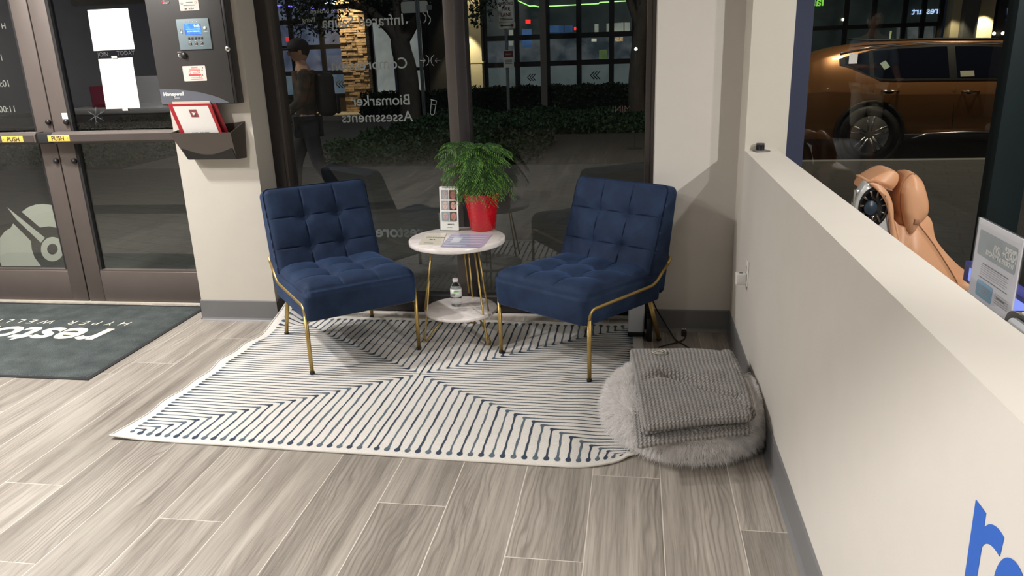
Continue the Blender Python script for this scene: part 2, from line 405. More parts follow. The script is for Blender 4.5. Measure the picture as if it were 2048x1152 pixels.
# ---------------------------------------------------------------- windows
YW = 4.25
def window(n, bars, rails, glass, zt=2.45):
    r = bpy.data.objects.new('window_%d' % n, None); COL.objects.link(r); r['kind'] = 'structure'
    b = MB()
    for (x0, x1, m, split) in bars:
        b.box((x0, YW-.055, 0), (x1, YW+.055, zt), m, .002)
        if split:
            xs = x0+(x1-x0)*split
            b.box((xs-.0015, YW-.0565, 0), (xs+.0015, YW-.054, zt), m_black)
    for (x0, x1, z0, z1, m) in rails:
        b.box((x0, YW-.05, z0), (x1, YW+.05, z1), m, .002)
    b.build('window_frame', r)
    for (x0, x1, z0, z1) in glass:
        MB().add([(x0, YW, z0), (x1, YW, z0), (x1, YW, z1), (x0, YW, z1)], [(0, 1, 2, 3)], m_glass).build('glass', r)
    return r
w1 = window(1, [(-2.083, -2.015, m_bronzed, 0), (-2.015, -1.995, m_steel if 0 else m_bronze, 0), (-1.018, -.962, m_bronze, 0), (-.962, -.905, m_bronzed, 0), (.052, .102, m_bronze, .55)],
            [(-2.02, .06, 0, .105, m_bronzed), (-2.02, .06, 2.38, 2.45, m_bronzed)],
            [(-1.995, -1.018, .105, 2.38), (-.905, .052, .105, 2.38)])
w2 = window(2, [(.823, .84, m_bronzed, 0), (1.797, 1.955, mat('teal_black_frame', (.013, .028, .034), .5, .1), 0), (2.30, 2.35, m_bronzed, 0)],
            [(.83, 2.32, 0, .105, m_bronzed), (.83, 2.32, 2.38, 2.45, m_bronzed)],
            [(.84, 1.797, .105, 2.38), (1.955, 2.30, .105, 2.38)])
# vinyl lettering on the outside of the panes: reads mirrored from inside
YL = YW+.004
def wtext(txt, px, py, size, parent, m=m_grayt, Y=YL, align='LEFT', bold=.0, name='lettering', flip=True, rot=0, sp=1.0):
    p = at(px, py, Y)
    b = MB().text(txt, size, m, W(Y, p.x, p.z, flip) @ Matrix.Rotation(rot, 4, 'Z'), bold=bold, align=align, ext=.0003, sp=sp)
    return b.build(name, parent)
wtext('Infrared Sauna', 809, 49, .082, w1, bold=.0006)
wtext('Compression', 816, 136, .082, w1, bold=.0006)
wtext('Biomarker', 822, 209, .082, w1, bold=.0006)
wtext('Assessments', 826, 242, .082, w1, bold=.0006)
wtext('restore', 848, 474, .098, w1, bold=.0025)
wtext('that are broken', 704, 24, .038, w1)
wtext('living', 631, 44, .038, w1)
def wicon(lines, parent, r=.0022):
    b = MB()
    for L in lines: b.tube([at(x, y, YL) for x, y in L], r, m_grayt, 6)
    b.build('window_icon', parent)
wicon([[(846, 18), (846, 26), (852, 32), (852, 40), (848, 46)], [(855, 22), (856, 30), (861, 36), (861, 43), (857, 49)]], w1, .003)
wicon([[(863, 200), (861, 226), (863, 230), (867, 230), (869, 227), (873, 202), (863, 200)], [(861, 199), (874, 202)], [(862, 208), (872, 210)]], w1)
wicon([[(852, 110), (857, 115), (858, 122), (856, 128), (852, 132)], [(840, 121), (851, 121), (847, 117)], [(851, 121), (847, 125)],
       [(868, 110), (863, 115), (862, 122), (864, 128), (868, 132)], [(881, 121), (870, 121), (874, 117)], [(870, 121), (874, 125)]], w1)
wtext('MINI', 1262, 224, .05, w1, m=mat('reflected_print', (.07, .03, .025), .7))  # reflection of a sign's text, put on the pane as film
# note taped to the bay window
p0, p1 = at(1699, 107, YW-.002), at(1714, 127, YW-.002)
tag(MB().box((p0.x, YW-.003, p1.z), (p1.x, YW-.0015, p0.z), m_paper).build('paper_note'), 'small white paper note stuck to the bay window', 'note')
struct(MB().box((-2.07, YW-.095, .0006), (.10, YW-.056, .007), m_white).build('trim_4'))
# ---- papers and vinyl on the door glass
YG = YD-.018
def sheet(name, label, corners, Y, m=m_paper, wob=.002, marks=None):
    P = [at(x, y, Y) for x, y in corners]; n = 14; b = MB(); vs = []
    for i in range(n+1):
        for j in range(n+1):
            u, v = i/n, j/n
            q = P[0].lerp(P[1], u).lerp(P[3].lerp(P[2], u), v)
            q.y -= .0015+wob*(1+math.sin(u*7+v*3)*math.cos(v*9-u*2))*.5
            vs.append(q)
    fs = [(i*(n+1)+j, i*(n+1)+j+1, (i+1)*(n+1)+j+1, (i+1)*(n+1)+j) for i in range(n) for j in range(n)]
    nb = len(vs); vs2 = [Vector((q.x, q.y+.0006, q.z)) for q in vs]
    b.add(vs, fs, m, True); b.add(vs2, [tuple(reversed(f)) for f in fs], m, True)
    if marks:
        def S(u, v): q = P[0].lerp(P[1], u).lerp(P[3].lerp(P[2], u), v); q.y -= .0015+wob*(1+math.sin(u*7+v*3)*math.cos(v*9-u*2))*.5+.0003; return q
        marks(b, S)
    return b.build(name)
m_ghost = mat('show_through_print', (.73, .69, .65), .8)
s1 = sheet('poster_back', '', [(175, 20), (256, 16), (270, 98), (188, 102)], YG, wob=.0006)
tag(s1, 'blank white square sheet on the door glass, the upper of two', 'paper')
m_tape = mat('tape', (.55, .56, .55), .3)
def marks(b, S):
    for k in range(28):
        a0, a1 = 2*pi*k/28, 2*pi*(k+1)/28; pt = lambda a, r: S(.50+.20*r*math.cos(a), .47+.125*r*math.sin(a))
        b.add([pt(a0, 1), pt(a1, 1), pt(a1, .86), pt(a0, .86)], [(0, 1, 2, 3)], m_ghost)
    for (u0, u1, v) in ((.22, .80, .74), (.30, .74, .82), (.22, .80, .89)):
        for k in range(6): ua, ub = u0+(u1-u0)*k/6, u0+(u1-u0)*(k+.8)/6; b.add([S(ua, v), S(ub, v), S(ub, v+.035), S(ua, v+.035)], [(0, 1, 2, 3)], m_ghost)
s2 = sheet('notice_back', '', [(197, 118), (265, 115), (281, 216), (213, 218)], YG, mat('thin_paper', (.70, .68, .64), .8, var=.04, vscale=30), .0022, marks)
tag(s2, 'creased white letter sheet taped to the door glass below the square one', 'paper')
for (x, y) in ((229, 114), (251, 219)):
    q = at(x, y, YG-.004); MB().box((q.x-.018, YG-.007, q.z-.007), (q.x+.018, YG-.0064, q.z+.007), m_tape).build('tape', s2)
m_dim = mat('dim_lettering', (.075, .08, .085), .6)
wtext('JOIN', 196, 113, .034, d2, Y=YG-.002, flip=False, m=m_dim); wtext('TODAY', 234, 110.5, .034, d2, Y=YG-.002, flip=False, m=m_dim)
for (t_, x, y, s) in (('10:00', 22, 173, .055), ('11:00 a', 34, 224, .055), ('10', 8, 121, .05), ('H', 13, 57, .045)):
    wtext(t_, x, y, s, d1, Y=YG+.004, m=m_grayl)
# frosted gauge emblem on the left door, small snowflake emblem on the right door
def emblem_poly(b, pts, m, Y): 
    P = [at(x, y, Y) for x, y in pts]; b.add(P, [tuple(range(len(P)))], m)
zs = lambda pts: [(x*190/1152, 370+y*190/1152) for x, y in pts]
m_frost = mat('frosted_film', (.36, .36, .31), .8, var=.05)
b = MB()
emblem_poly(b, zs([(85, 268), (545, 640), (495, 700), (200, 420)]), m_frost, YG+.003)
emblem_poly(b, zs([(262, 325), (340, 270), (430, 238), (520, 230), (610, 240), (690, 265), (760, 560), (690, 520), (600, 500), (485, 515)]), m_frost, YG+.003)
emblem_poly(b, zs([(160, 465), (375, 680), (385, 780), (420, 880), (500, 985), (20, 985), (0, 930), (0, 640), (60, 560), (130, 520)]), m_frost, YG+.003)
ring = [];  cx, cy = 636, 778
for k in range(33):
    a = 2*pi*k/32; ring.append((cx+140*math.cos(a), cy+148*math.sin(a)))
inn = [(cx+64*math.cos(2*pi*k/32), cy+66*math.sin(2*pi*k/32)) for k in range(33)]
for k in range(32): emblem_poly(b, zs([ring[k], ring[k+1], inn[k+1], inn[k]]), m_frost, YG+.0032)
b.build('frosted_emblem', d1)
b = MB()
for k, (dx, dy) in enumerate(((0, 26), (0, -24), (20, -12), (-20, -12), (19, 12), (-18, 12))):
    q0, q1 = at(192, 232, YG+.003), at(192+dx*.8, 232+dy*.75, YG+.003); b.tube([q0, q1], .0022, m_dim, 6)
    q2 = at(192+dx*.6+dy*.15, 232+dy*.55-dx*.15, YG+.003); qm = at(192+dx*.42, 232+dy*.38, YG+.003); b.tube([qm, q2], .0018, m_dim, 6)
b.build('snowflake_emblem', d2)

# ---------------------------------------------------------------- fire alarm panel on the column
m_pan = mat('charcoal_enamel', (.050, .047, .046), .42, .1, var=.06)
m_lcdp = mat('blue_grey_fascia', (.20, .26, .285), .45, var=.03)
m_band = mat('slate_band', (.115, .125, .15), .45)
pz0, pz1 = 1.268, 1.96; px0, px1 = -2.559, -2.112; py = 3.93
fp = thing('alarm_panel', 'dark grey wall cabinet with a lit blue screen on the column', 'alarm panel', ((px0+px1)/2, 4.0, pz0))
FW = {'world': True}
MB().box((px0, py+.006, pz0), (px1, 3.9995, pz1), m_pan, .003).build('cabinet', fp, **FW)
dm = MB().box((px0+.004, py-.004, pz0+.004), (px1-.018, py+.006, pz1-.004), m_pan, .002).build('cabinet_door', fp, **FW)
MB().box((px1-.017, py-.002, pz0+.003), (px1-.001, py+.008, pz1-.003), m_black, .002).build('hinge_strip', fp, **FW)
yp = py-.004
# curved slate band at the bottom with the maker's name
b = MB(); pts = [(px0+.005, pz0+.005)]
top = [(0, 1), (.1, .985), (.25, .94), (.4, .85), (.55, .72), (.7, .53), (.82, .33), (.93, .05)]
ww = px1-.018-px0-.008
poly = [(px0+.005, pz0+.005)]+[(px0+.005+ww*.93, pz0+.005)]+[(px0+.005+ww*u, pz0+.005+.082*v) for u, v in reversed(top)]
XZ = Matrix(((1, 0, 0, 0), (0, 0, -1, yp), (0, 1, 0, 0), (0, 0, 0, 1)))
b.prism(poly, 0, .0012, m_band, XZ); b.text('Honeywell', .028, m_whitep, W(yp-.0014, px0+.055+.028, pz0+.050), bold=.0007)
b.text('Security', .010, m_whitep, W(yp-.0014, px0+.10, pz0+.035))
b.box((px0+.078, yp-.0016, pz0+.034), (px0+.086, yp-.0013, pz0+.043), m_pan)
b.build('name_band', fp, **FW)
# display fascia
fx0, fx1, fz0, fz1 = -2.475, -2.272, 1.545, 1.735
q = [at(353, 39, yp), at(413, 36, yp), at(429, 97, yp), at(361, 100.5, yp)]
fx0 = (q[0].x+q[3].x)/2; fx1 = (q[1].x+q[2].x)/2; fz1 = (q[0].z+q[1].z)/2; fz0 = (q[2].z+q[3].z)/2
fa = MB().box((fx0, yp-.005, fz0), (fx1, yp, fz1), m_lcdp, .001).build('display_fascia', fp, **FW)
fw, fh = fx1-fx0, fz1-fz0; X_ = lambda u: fx0+fw*u; Z_ = lambda v: fz1-fh*v; ys = yp-.006
t = NT('blue_lcd'); nz = t.n('ShaderNodeTexNoise', {'Vector': co(t), 'Scale': 22.0}).outputs[0]
t.set(Base_Color=(.02, .05, .2), Emission_Color=t.ramp(nz, [(.38, (.01, .09, .75)), (.6, (.05, .30, 1)), (.75, (.35, .65, 1))]), Emission_Strength=1.15)
b = MB().box((X_(.23), ys, Z_(.51)), (X_(.74), ys+.001, Z_(.16)), t.m)
m_lit = emat('lit_white', (.8, .9, 1), 1.1)
b.text('9:45', .019, m_lit, W(ys-.0004, X_(.62), Z_(.28)), bold=.0004)
b.text('SYSTEM NORMAL', .009, m_lit, W(ys-.0004, X_(.50), Z_(.43)))
b.box((X_(.28), ys-.0006, Z_(.345)), (X_(.70), ys-.0002, Z_(.335)), m_lit)
b.build('screen', fp, **FW)
b = MB()
for k in range(5): b.box((X_(.30+.1*k), ys-.001, Z_(.67)), (X_(.36+.1*k), ys+.001, Z_(.60)), m_pan, .0006)
for k in range(3):
    c = .34+.18*k; b.box((X_(c-.045), ys-.001, Z_(.85)), (X_(c+.045), ys+.001, Z_(.77)), m_pan, .0006)
    b.tube([(X_(c)+.0045*math.cos(a*pi/6), ys-.0012, Z_(.81)+.0045*math.sin(a*pi/6)) for a in range(12)], .0006, m_whitep, 5, closed=True)
    b.box((X_(c-.04), ys, Z_(.885)), (X_(c+.04), ys+.0006, Z_(.875)), m_whitep)
    b.box((X_(c-.02), ys, Z_(.72)), (X_(c+.02), ys+.0006, Z_(.71)), m_whitep)
b.build('button_row', fp, **FW)
for k in range(4): MB().box((X_(.27+.12*k), ys, Z_(.105)), (X_(.295+.12*k), ys+.0006, Z_(.085)), m_whitep).build('status_mark', fp, **FW)
MB().tube([(X_(.12)+.006*math.cos(a*pi/6), ys-.0005, Z_(.36)+.006*math.sin(a*pi/6)) for a in range(12)], .0008, m_whitep, 5, closed=True).build('lamp_icon', fp, **FW)
MB().lathe([(.0035, 0), (.0035, .001)], m_lit, 12, Matrix.Translation((X_(.125), ys-.001, Z_(.43))) @ Matrix.Rotation(pi/2, 4, 'X')).build('indicator_light', fp, **FW)
MB().lathe([(.009, 0), (.009, .001)], m_whitep, 16, Matrix.Translation((X_(.87), ys, Z_(.32))) @ Matrix.Rotation(pi/2, 4, 'X')).build('round_button', fp, **FW)
MB().box((X_(.82), ys, Z_(.445)), (X_(.93), ys+.0006, Z_(.435)), m_whitep).build('button_caption', fp, **FW)
q = at(369, 111, yp)
b = MB().lathe([(.016, 0), (.017, .006), (.010, .011), (0, .012)], m_black, 20, Matrix.Translation(q) @ Matrix.Rotation(pi/2, 4, 'X'))
b.build('phone_jack', fp, **FW)
b = MB().tube([q+Vector((-.03, -.0008, .010)), q+Vector((-.034, -.0008, 0)), q+Vector((-.026, -.0008, -.014))], .0022, m_whitep, 6)
b.tube([q+Vector((-.024, -.0008, .010)), q+Vector((-.026, -.0008, 0)), q+Vector((-.020, -.0008, -.012))], .0012, m_whitep, 6)
b.box((q.x-.038, yp-.001, q.z+.017), (q.x-.016, yp, q.z+.0195), m_whitep).build('jack_icon', fp, **FW)
q = at(456, 98, yp)
MB().lathe([(.0145, 0), (.0145, .006), (.011, .009), (0, .0095)], m_steel, 20, Matrix.Translation(q) @ Matrix.Rotation(pi/2, 4, 'X')) \
    .box((q.x-.0015, yp-.0105, q.z-.006), (q.x+.0015, yp-.0092, q.z+.006), m_black).build('key_lock', fp, **FW)
# oval badge
q = at(331, 4, yp); b = MB()
b.prism([(q.x+.021*math.cos(a*pi/16), q.z+.0085*math.sin(a*pi/16)) for a in range(32)], 0, .0015, m_black, XZ)
b.prism([(q.x-.013+.008*math.cos(a*pi/16), q.z+.007*math.sin(a*pi/16)) for a in range(32)], .0015, .0019, m_red, XZ)
b.tube([(q.x+.021*math.cos(a*pi/16), yp-.0015, q.z+.0085*math.sin(a*pi/16)) for a in range(32)], .0007, m_steel, 5, closed=True)
b.text('Farenhyt', .0085, m_whitep, W(yp-.002, q.x+.006, q.z-.003)).build('oval_badge', fp, **FW)
m_pink = mat('pink_print', (.62, .20, .19), .6); m_lab = mat('label_card', (.74, .66, .60), .5, var=.03)
def label_card(corners, which):
    q = [at(x, y, yp) for x, y in corners]; x0 = (q[0].x+q[3].x)/2; x1 = (q[1].x+q[2].x)/2; z1 = (q[0].z+q[1].z)/2; z0 = (q[2].z+q[3].z)/2
    b = MB().prism(rbox((x0+x1)/2, (z0+z1)/2, x1-x0, z1-z0, .004), 0, .0012, m_lab, XZ); w_, h_ = x1-x0, z1-z0; y = yp-.0014
    X = lambda u: x0+w_*u; Z = lambda v: z1-h_*v
    if which == 'low':
        for (u0, u1, v) in ((.38, .66, .10), (.28, .78, .19), (.30, .76, .27)): b.box((X(u0), y-.0002, Z(v+.05)), (X(u1), y+.0002, Z(v)), m_pink)
        b.box((X(.24), y-.0003, Z(.66)), (X(.78), y+.0002, Z(.55)), mat('red_print', (.55, .07, .07), .6))
        for u, v in ((.30, .42), (.68, .40), (.74, .70)): b.tube([(X(u)+.006*math.cos(a*pi/6), y, Z(v)+.006*math.sin(a*pi/6)) for a in range(12)], .0009, m_pink, 5, closed=True)
        for (u0, u1, v) in ((.42, .60, .42), (.42, .64, .50), (.34, .70, .76), (.30, .84, .86)): b.box((X(u0), y-.0002, Z(v+.03)), (X(u1), y+.0002, Z(v)), m_pink)
        for u, v in ((.88, .14), (.85, .30), (.84, .62)): b.lathe([(.0025, 0), (.0025, .001)], m_ink, 8, Matrix.Translation((X(u), y, Z(v))) @ Matrix.Rotation(pi/2, 4, 'X'))
    else:
        for (u0, u1, v) in ((.10, .92, .60), (.16, .84, .66)): b.box((X(u0), y-.0002, Z(v+.03)), (X(u1), y+.0002, Z(v)), m_pink)
        for (u0, u1, v) in ((.36, .70, .76), (.20, .80, .84)): b.box((X(u0), y-.0002, Z(v+.025)), (X(u1), y+.0002, Z(v)), m_grayt)
        b.text('6A   9-13-4', .011, m_ink, W(y-.0004, X(.48), Z(.965)))
        for u, v in ((.13, .80), (.86, .78)): b.tube([(X(u)+.005*math.cos(a*pi/6), y, Z(v)+.005*math.sin(a*pi/6)) for a in range(12)], .0008, m_pink if u > .5 else m_ink, 5, closed=True)
    b.build('red_and_white_label', fp, **FW)
label_card([(363.5, 132.5), (410, 131), (414.5, 161), (370, 163)], 'low')
label_card([(350, -50), (388, -54), (399, 20.5), (361, 22)], 'high')

# ---------------------------------------------------------------- wall pocket and folders
m_pock = mat('smoked_black_plastic', (.075, .062, .054), .22)
wf = thing('wall_file_pocket', 'glossy black plastic wall pocket on the column under the alarm panel', 'wall pocket', (-2.33, 4.0, .96))
ya = 3.9985
back = [(-2.505, .970), (-2.140, .970), (-2.128, 1.165), (-2.15, 1.175), (-2.535, 1.135)]
front = [(-2.468, .972), (-2.175, .972), (-2.205, 1.105), (-2.530, 1.105)]
b = MB()
# front sheet, sides, bottom with a real wall thickness
Fb = [(-2.462, .972, 3.945), (-2.170, .972, 3.945), (-2.170, 1.118, 3.915), (-2.530, 1.118, 3.915)]
Bb = [(-2.462, .972, ya), (-2.142, .972, ya), (-2.125, 1.168, ya), (-2.534, 1.128, ya)]
def sheet3(b, P, d, m, n=1):
    P = [Vector(p) for p in P]; nn = (P[1]-P[0]).cross(P[-1]-P[0]).normalized()*d
    Q = [p+nn for p in P]; k = len(P)
    b.add(P+Q, [tuple(range(k-1, -1, -1)), tuple(range(k, 2*k))]+[(i, (i+1) % k, k+(i+1) % k, k+i) for i in range(k)], m)
v3 = lambda p: (p[0], p[2], p[1])
sheet3(b, [v3(p) for p in Fb], .003, m_pock)
sheet3(b, [v3(Fb[0]), v3(Fb[3]), v3(Bb[3]), v3(Bb[0])], .003, m_pock)
sheet3(b, [v3(Fb[1]), v3(Bb[1]), v3(Bb[2]), v3(Fb[2])], .003, m_pock)
sheet3(b, [v3(Fb[0]), v3(Bb[0]), v3(Bb[1]), v3(Fb[1])], .003, m_pock)
sheet3(b, [v3(p) for p in Bb], -.002, m_pock)
b.build('pocket', wf, **FW)
b = MB()   # raised wavy darker bottom of the front sheet
wav = [(-2.49, 1.020)]+[(-2.482+.30*k/20, 1.020-.036*max(0, math.sin(pi*k/20))**1.1) for k in range(21)]
poly = [(-2.462, .972), (-2.170, .972)]+[(x, z+.012) for x, z in reversed(wav[1:])]
tilt = lambda x, z, o: (x, 3.945-(z-.972)/(.146)*.030-o, z)
n = len(poly); b.add([tilt(x, z, .0062) for x, z in poly]+[tilt(x, z, .0030) for x, z in poly], [tuple(range(n)), tuple(range(2*n-1, n-1, -1))]+[(i, n+i, n+(i+1) % n, (i+1) % n) for i in range(n)], m_blackg)
b.mats = [mat('lip_black', (.006, .006, .006), .3)]; b.build('lower_lip', wf, **FW)
def folder(name, label, x0, x1, z0, z1, yb, lean, m, kind, shear=-.045):
    o = thing(name, label, kind, ((x0+x1)/2, yb, z0))
    def P(u, v, off): return (x0+(x1-x0)*u + shear*(1-v)*-1, yb-lean*v-off, z0+(z1-z0)*v)
    b = MB(); vs = [P(0, 0, 0), P(1, 0, 0), P(1, 1, 0), P(0, 1, 0)]; sheet3(b, vs, .003, m)
    c = b.build('cover', o, **FW); return o, P
f_a, Pa = folder('red_folder', 'red folder with a white cover sheet and paw badge in the wall pocket', -2.508, -2.262, 1.02, 1.274, 3.962, .052, m_red, 'folder')
b = MB(); sheet3(b, [Pa(.10, 0, .0035), Pa(.93, 0, .0035), Pa(.93, .95, .0035), Pa(.10, .95, .0035)], .0008, m_paper); cs = b.build('cover_sheet', f_a, **FW)
b = MB(); u0, u1, v0, v1 = .44, .62, .72, .88
m_badge = mat('badge', (.28, .07, .07), .6)
sheet3(b, [Pa(u0, v0, .0045), Pa(u1, v0, .0045), Pa(u1, v1, .0045), Pa(u0, v1, .0045)], .0006, m_badge)
cc = Vector(Pa((u0+u1)/2, (v0+v1)/2, .0056)); Rr = Matrix.Translation(cc) @ Matrix.Rotation(pi/2, 4, 'X')
for (dx, dz, rx) in ((0, -.004, .007), (-.008, .003, .003), (-.003, .008, .003), (.003, .008, .003), (.008, .003, .003)):
    b.lathe([(rx, 0), (rx, .0005)], m_paper, 14, Matrix.Translation(cc+Vector((dx, 0, dz))) @ Matrix.Rotation(pi/2, 4, 'X'))
b.build('paw_badge', f_a, **FW)
b = MB().text('Fire Alarm', .024, m_ink, W(Pa(.5, .36, .0058)[1], Pa(.5, .4, 0)[0], 1.109)); b.build('cover_title', f_a, **FW)
f_b, Pb = folder('red_folder', 'red folder at the back of the wall pocket, mostly hidden', -2.518, -2.238, 1.02, 1.272, 3.982, .054, mat('dark_red_card', (.25, .012, .02), .4), 'folder', -.05)
f_c, Pc = folder('paper_stack', 'cream papers standing between the two red folders in the wall pocket', -2.488, -2.268, 1.02, 1.286, 3.972, .052, mat('cream_paper', (.78, .66, .56), .8), 'papers', -.04)
def cr(P, n=8):
    """smooth curve through points"""
    out = []
    for i in range(len(P)-1):
        a, b_, c, d = P[max(0, i-1)], P[i], P[i+1], P[min(len(P)-1, i+2)]
        for k in range(n):
            t_ = k/n; out.append(.5*((2*b_)+(c-a)*t_+(2*a-5*b_+4*c-d)*t_*t_+(3*b_-a-3*c+d)*t_**3))
    return out+[P[-1]]
# ---------------------------------------------------------------- rug
RC = [Vector((-2.152, 2.552)), Vector((.088, 2.500)), Vector((.045, 4.055)), Vector((-2.050, 4.075))]
def rugp(u, v, dz=0):
    p = RC[0].lerp(RC[1], u).lerp(RC[3].lerp(RC[2], u), v)
    # wavy hem on the left side, rounded and pulled-in front right corner, corner pushed up against the column
    e = max(0, 1-u/.12); p.x += e*e*(.006*math.sin(v*19)+.004*math.sin(v*41+1)+.010*math.sin(v*7))
    k = max(0, 1-math.hypot((1-u)*1.0, v*.8)/.16); p.x -= .10*k*k; p.y += .10*k*k
    z = .0030
    ebk = max(0, 1-(1-v)/.25)
    z += (.0035+.008*max(0, u-.5))*ebk*(1+math.sin(u*46+v*6))*.5*(1 if u > .12 else u/.12)
    er = max(0, 1-(1-u)/.30); z += .006*er*(1+math.sin(u*70-v*9))*.5*(1-.5*abs(2*v-1))
    er = max(0, 1-u/.16); z += .005*er*(1+math.sin(v*38+u*9))*.5
    z += .0016*(1+math.sin(u*17+v*11)*math.sin(v*21-u*8))
    kc = max(0, 1-math.hypot(u/.10, (1-v)/.17)); kc = kc*kc*(3-2*kc); z += .125*kc; p.x += .035*kc; p.y -= .03*kc
    kc = max(0, 1-math.hypot(u/.06, v/.07)); z += .010*kc
    return Vector((p.x, p.y, z+dz))
def rug():
    t = NT('woven_rug'); v = co(t)
    wv = t.n('ShaderNodeTexNoise', {'Vector': t.n('ShaderNodeMapping', {'Vector': v, 'Scale': (60, 700, 1)}), 'Scale': 1.0, 'Detail': 2}).outputs[0]
    wh = t.n('ShaderNodeTexNoise', {'Vector': t.n('ShaderNodeMapping', {'Vector': v, 'Scale': (700, 60, 1)}), 'Scale': 1.0, 'Detail': 2}).outputs[0]
    nz = t.n('ShaderNodeTexNoise', {'Vector': v, 'Scale': 30, 'Detail': 3}).outputs[0]
    f = t.math('ADD', t.math('MULTIPLY', wv, .5), t.math('MULTIPLY', wh, .5))
    c = t.ramp(f, [(.35, (.58, .555, .52)), (.5, (.71, .685, .65)), (.65, (.79, .77, .735))])
    c = t.mix(t.math('MULTIPLY', nz, .25), c, (.52, .48, .43)); t.set(Base_Color=c, Roughness=.95); t.bump(f, .35, .0015)
    def ink(name, a, b_):
        t2 = NT(name); v2 = co(t2); n2 = t2.n('ShaderNodeTexNoise', {'Vector': v2, 'Scale': 130, 'Detail': 3}).outputs[0]
        t2.set(Base_Color=t2.ramp(n2, [(.35, a), (.65, b_)]), Roughness=.95); return t2.m
    m_n = ink('navy_ink_stripe', (.020, .034, .062), (.045, .068, .105)); m_g = ink('blue_grey_ink_stripe', (.060, .092, .125), (.125, .165, .20))
    b = MB(); NU, NV = 150, 120
    vs = [rugp(i/NU, j/NV) for j in range(NV+1) for i in range(NU+1)]
    b.add(vs, [(j*(NU+1)+i, j*(NU+1)+i+1, (j+1)*(NU+1)+i+1, (j+1)*(NU+1)+i) for j in range(NV) for i in range(NU)], t.m, True)
    # underside and hem
    edge = [(i/NU, 0) for i in range(NU+1)]+[(1, j/NV) for j in range(1, NV+1)]+[(i/NU, 1) for i in range(NU-1, -1, -1)]+[(0, j/NV) for j in range(NV-1, 0, -1)]
    m_hem = mat('rug_hem', (.66, .63, .58), .95, bump=.4, bscale=900)
    b.tube([rugp(u, v, -.0004) for u, v in edge], .0042, m_hem, 6, closed=True)
    US, VS = 2.2, 1.55
    def stripe(P, wfun, m):
        """P: list of (u, v); ribbon of width wfun(t) metres"""
        n = len(P)-1; A = []
        for i, (u, v) in enumerate(P):
            u0, v0 = P[max(0, i-1)]; u1, v1 = P[min(n, i+1)]
            dx, dy = (u1-u0)*US, (v1-v0)*VS; L = math.hypot(dx, dy) or 1
            h = wfun(i/n)/2; ou, ov = -dy/L*h/US, dx/L*h/VS
            A += [rugp(u+ou, v+ov, .0009), rugp(u-ou, v-ov, .0009)]
        b.add(A, [(2*i, 2*i+1, 2*i+3, 2*i+2) for i in range(n)], m, True)
    def blob(u, v, r, m, st=1.25):
        K = 12; b.add([rugp(u, v, .0012)]+[rugp(u+r/US*math.cos(2*pi*k/K), v+r*st/VS*math.sin(2*pi*k/K), .0011) for k in range(K)], [(0, 1+k, 1+(k+1) % K) for k in range(K)], m, True)
    N = 25; mu, mv = .026, .030
    rnd = random.Random(3)
    for qu in (0, 1):
        for qv in (0, 1):
            for k in range(N):
                m = m_n if (k+qu) % 2 else m_g
                du = mu+(.5-mu)*(k+.15)/N; dv = mv+(.5-mv)*(k+.15)/N
                U = (lambda x: 1-x) if qu else (lambda x: x); V = (lambda y: 1-y) if qv else (lambda y: y)
                w0 = rnd.uniform(.0088, .0115); ph = rnd.uniform(0, 9)
                L = dv-mv; n = max(4, int(L*70)+3)
                if k == 0: blob(U(du), V(dv), .009, m); continue
                jit = lambda s: .0004*math.sin(s*60+ph)+.0004*math.sin(s*133+ph*2)
                P = [(U(du+jit(mv+L*i/n)), V(mv+L*i/n)) for i in range(n+1)]
                end = min(.5, .03/max(L*VS, .02))
                wf_ = lambda t_, end=end, w0=w0, ph=ph: w0*(.80+.14*math.sin(t_*14+ph)) + .010*max(0, 1-t_/end)**2 + .012*max(0, 1-(1-t_)/(end*.8))**2
                stripe(P, wf_, m)
                blob(U(du), V(mv), .0115, m, 1.35); 
                if k > 1: blob(U(du), V(dv), .0095, m, 1.0)
                Lh = du-mu; n = max(5, int(Lh*60)+3)
                P = [(U(du-Lh*i/n), V(dv+.0006*math.sin(i*.9+ph))) for i in range(n+1)]
                eh = min(.4, .05/max(Lh*US, .05))
                stripe(P, lambda t_, eh=eh: .0062+.010*max(0, 1-t_/eh)**2+.011*max(0, 1-(1-t_)/eh)**2, m)
                if k > 1: blob(U(mu), V(dv), .0105, m, .8)
    stripe([(.5, mv+(1-2*mv)*i/60) for i in range(61)], lambda t_: .008, m_n)
    stripe([(mu+(1-2*mu)*i/60, .5) for i in range(61)], lambda t_: .005, m_n)
    o = b.build('rug')
    tag(o, 'cream flatweave rug with navy angular stripes under the two chairs', 'rug'); return o
rug()

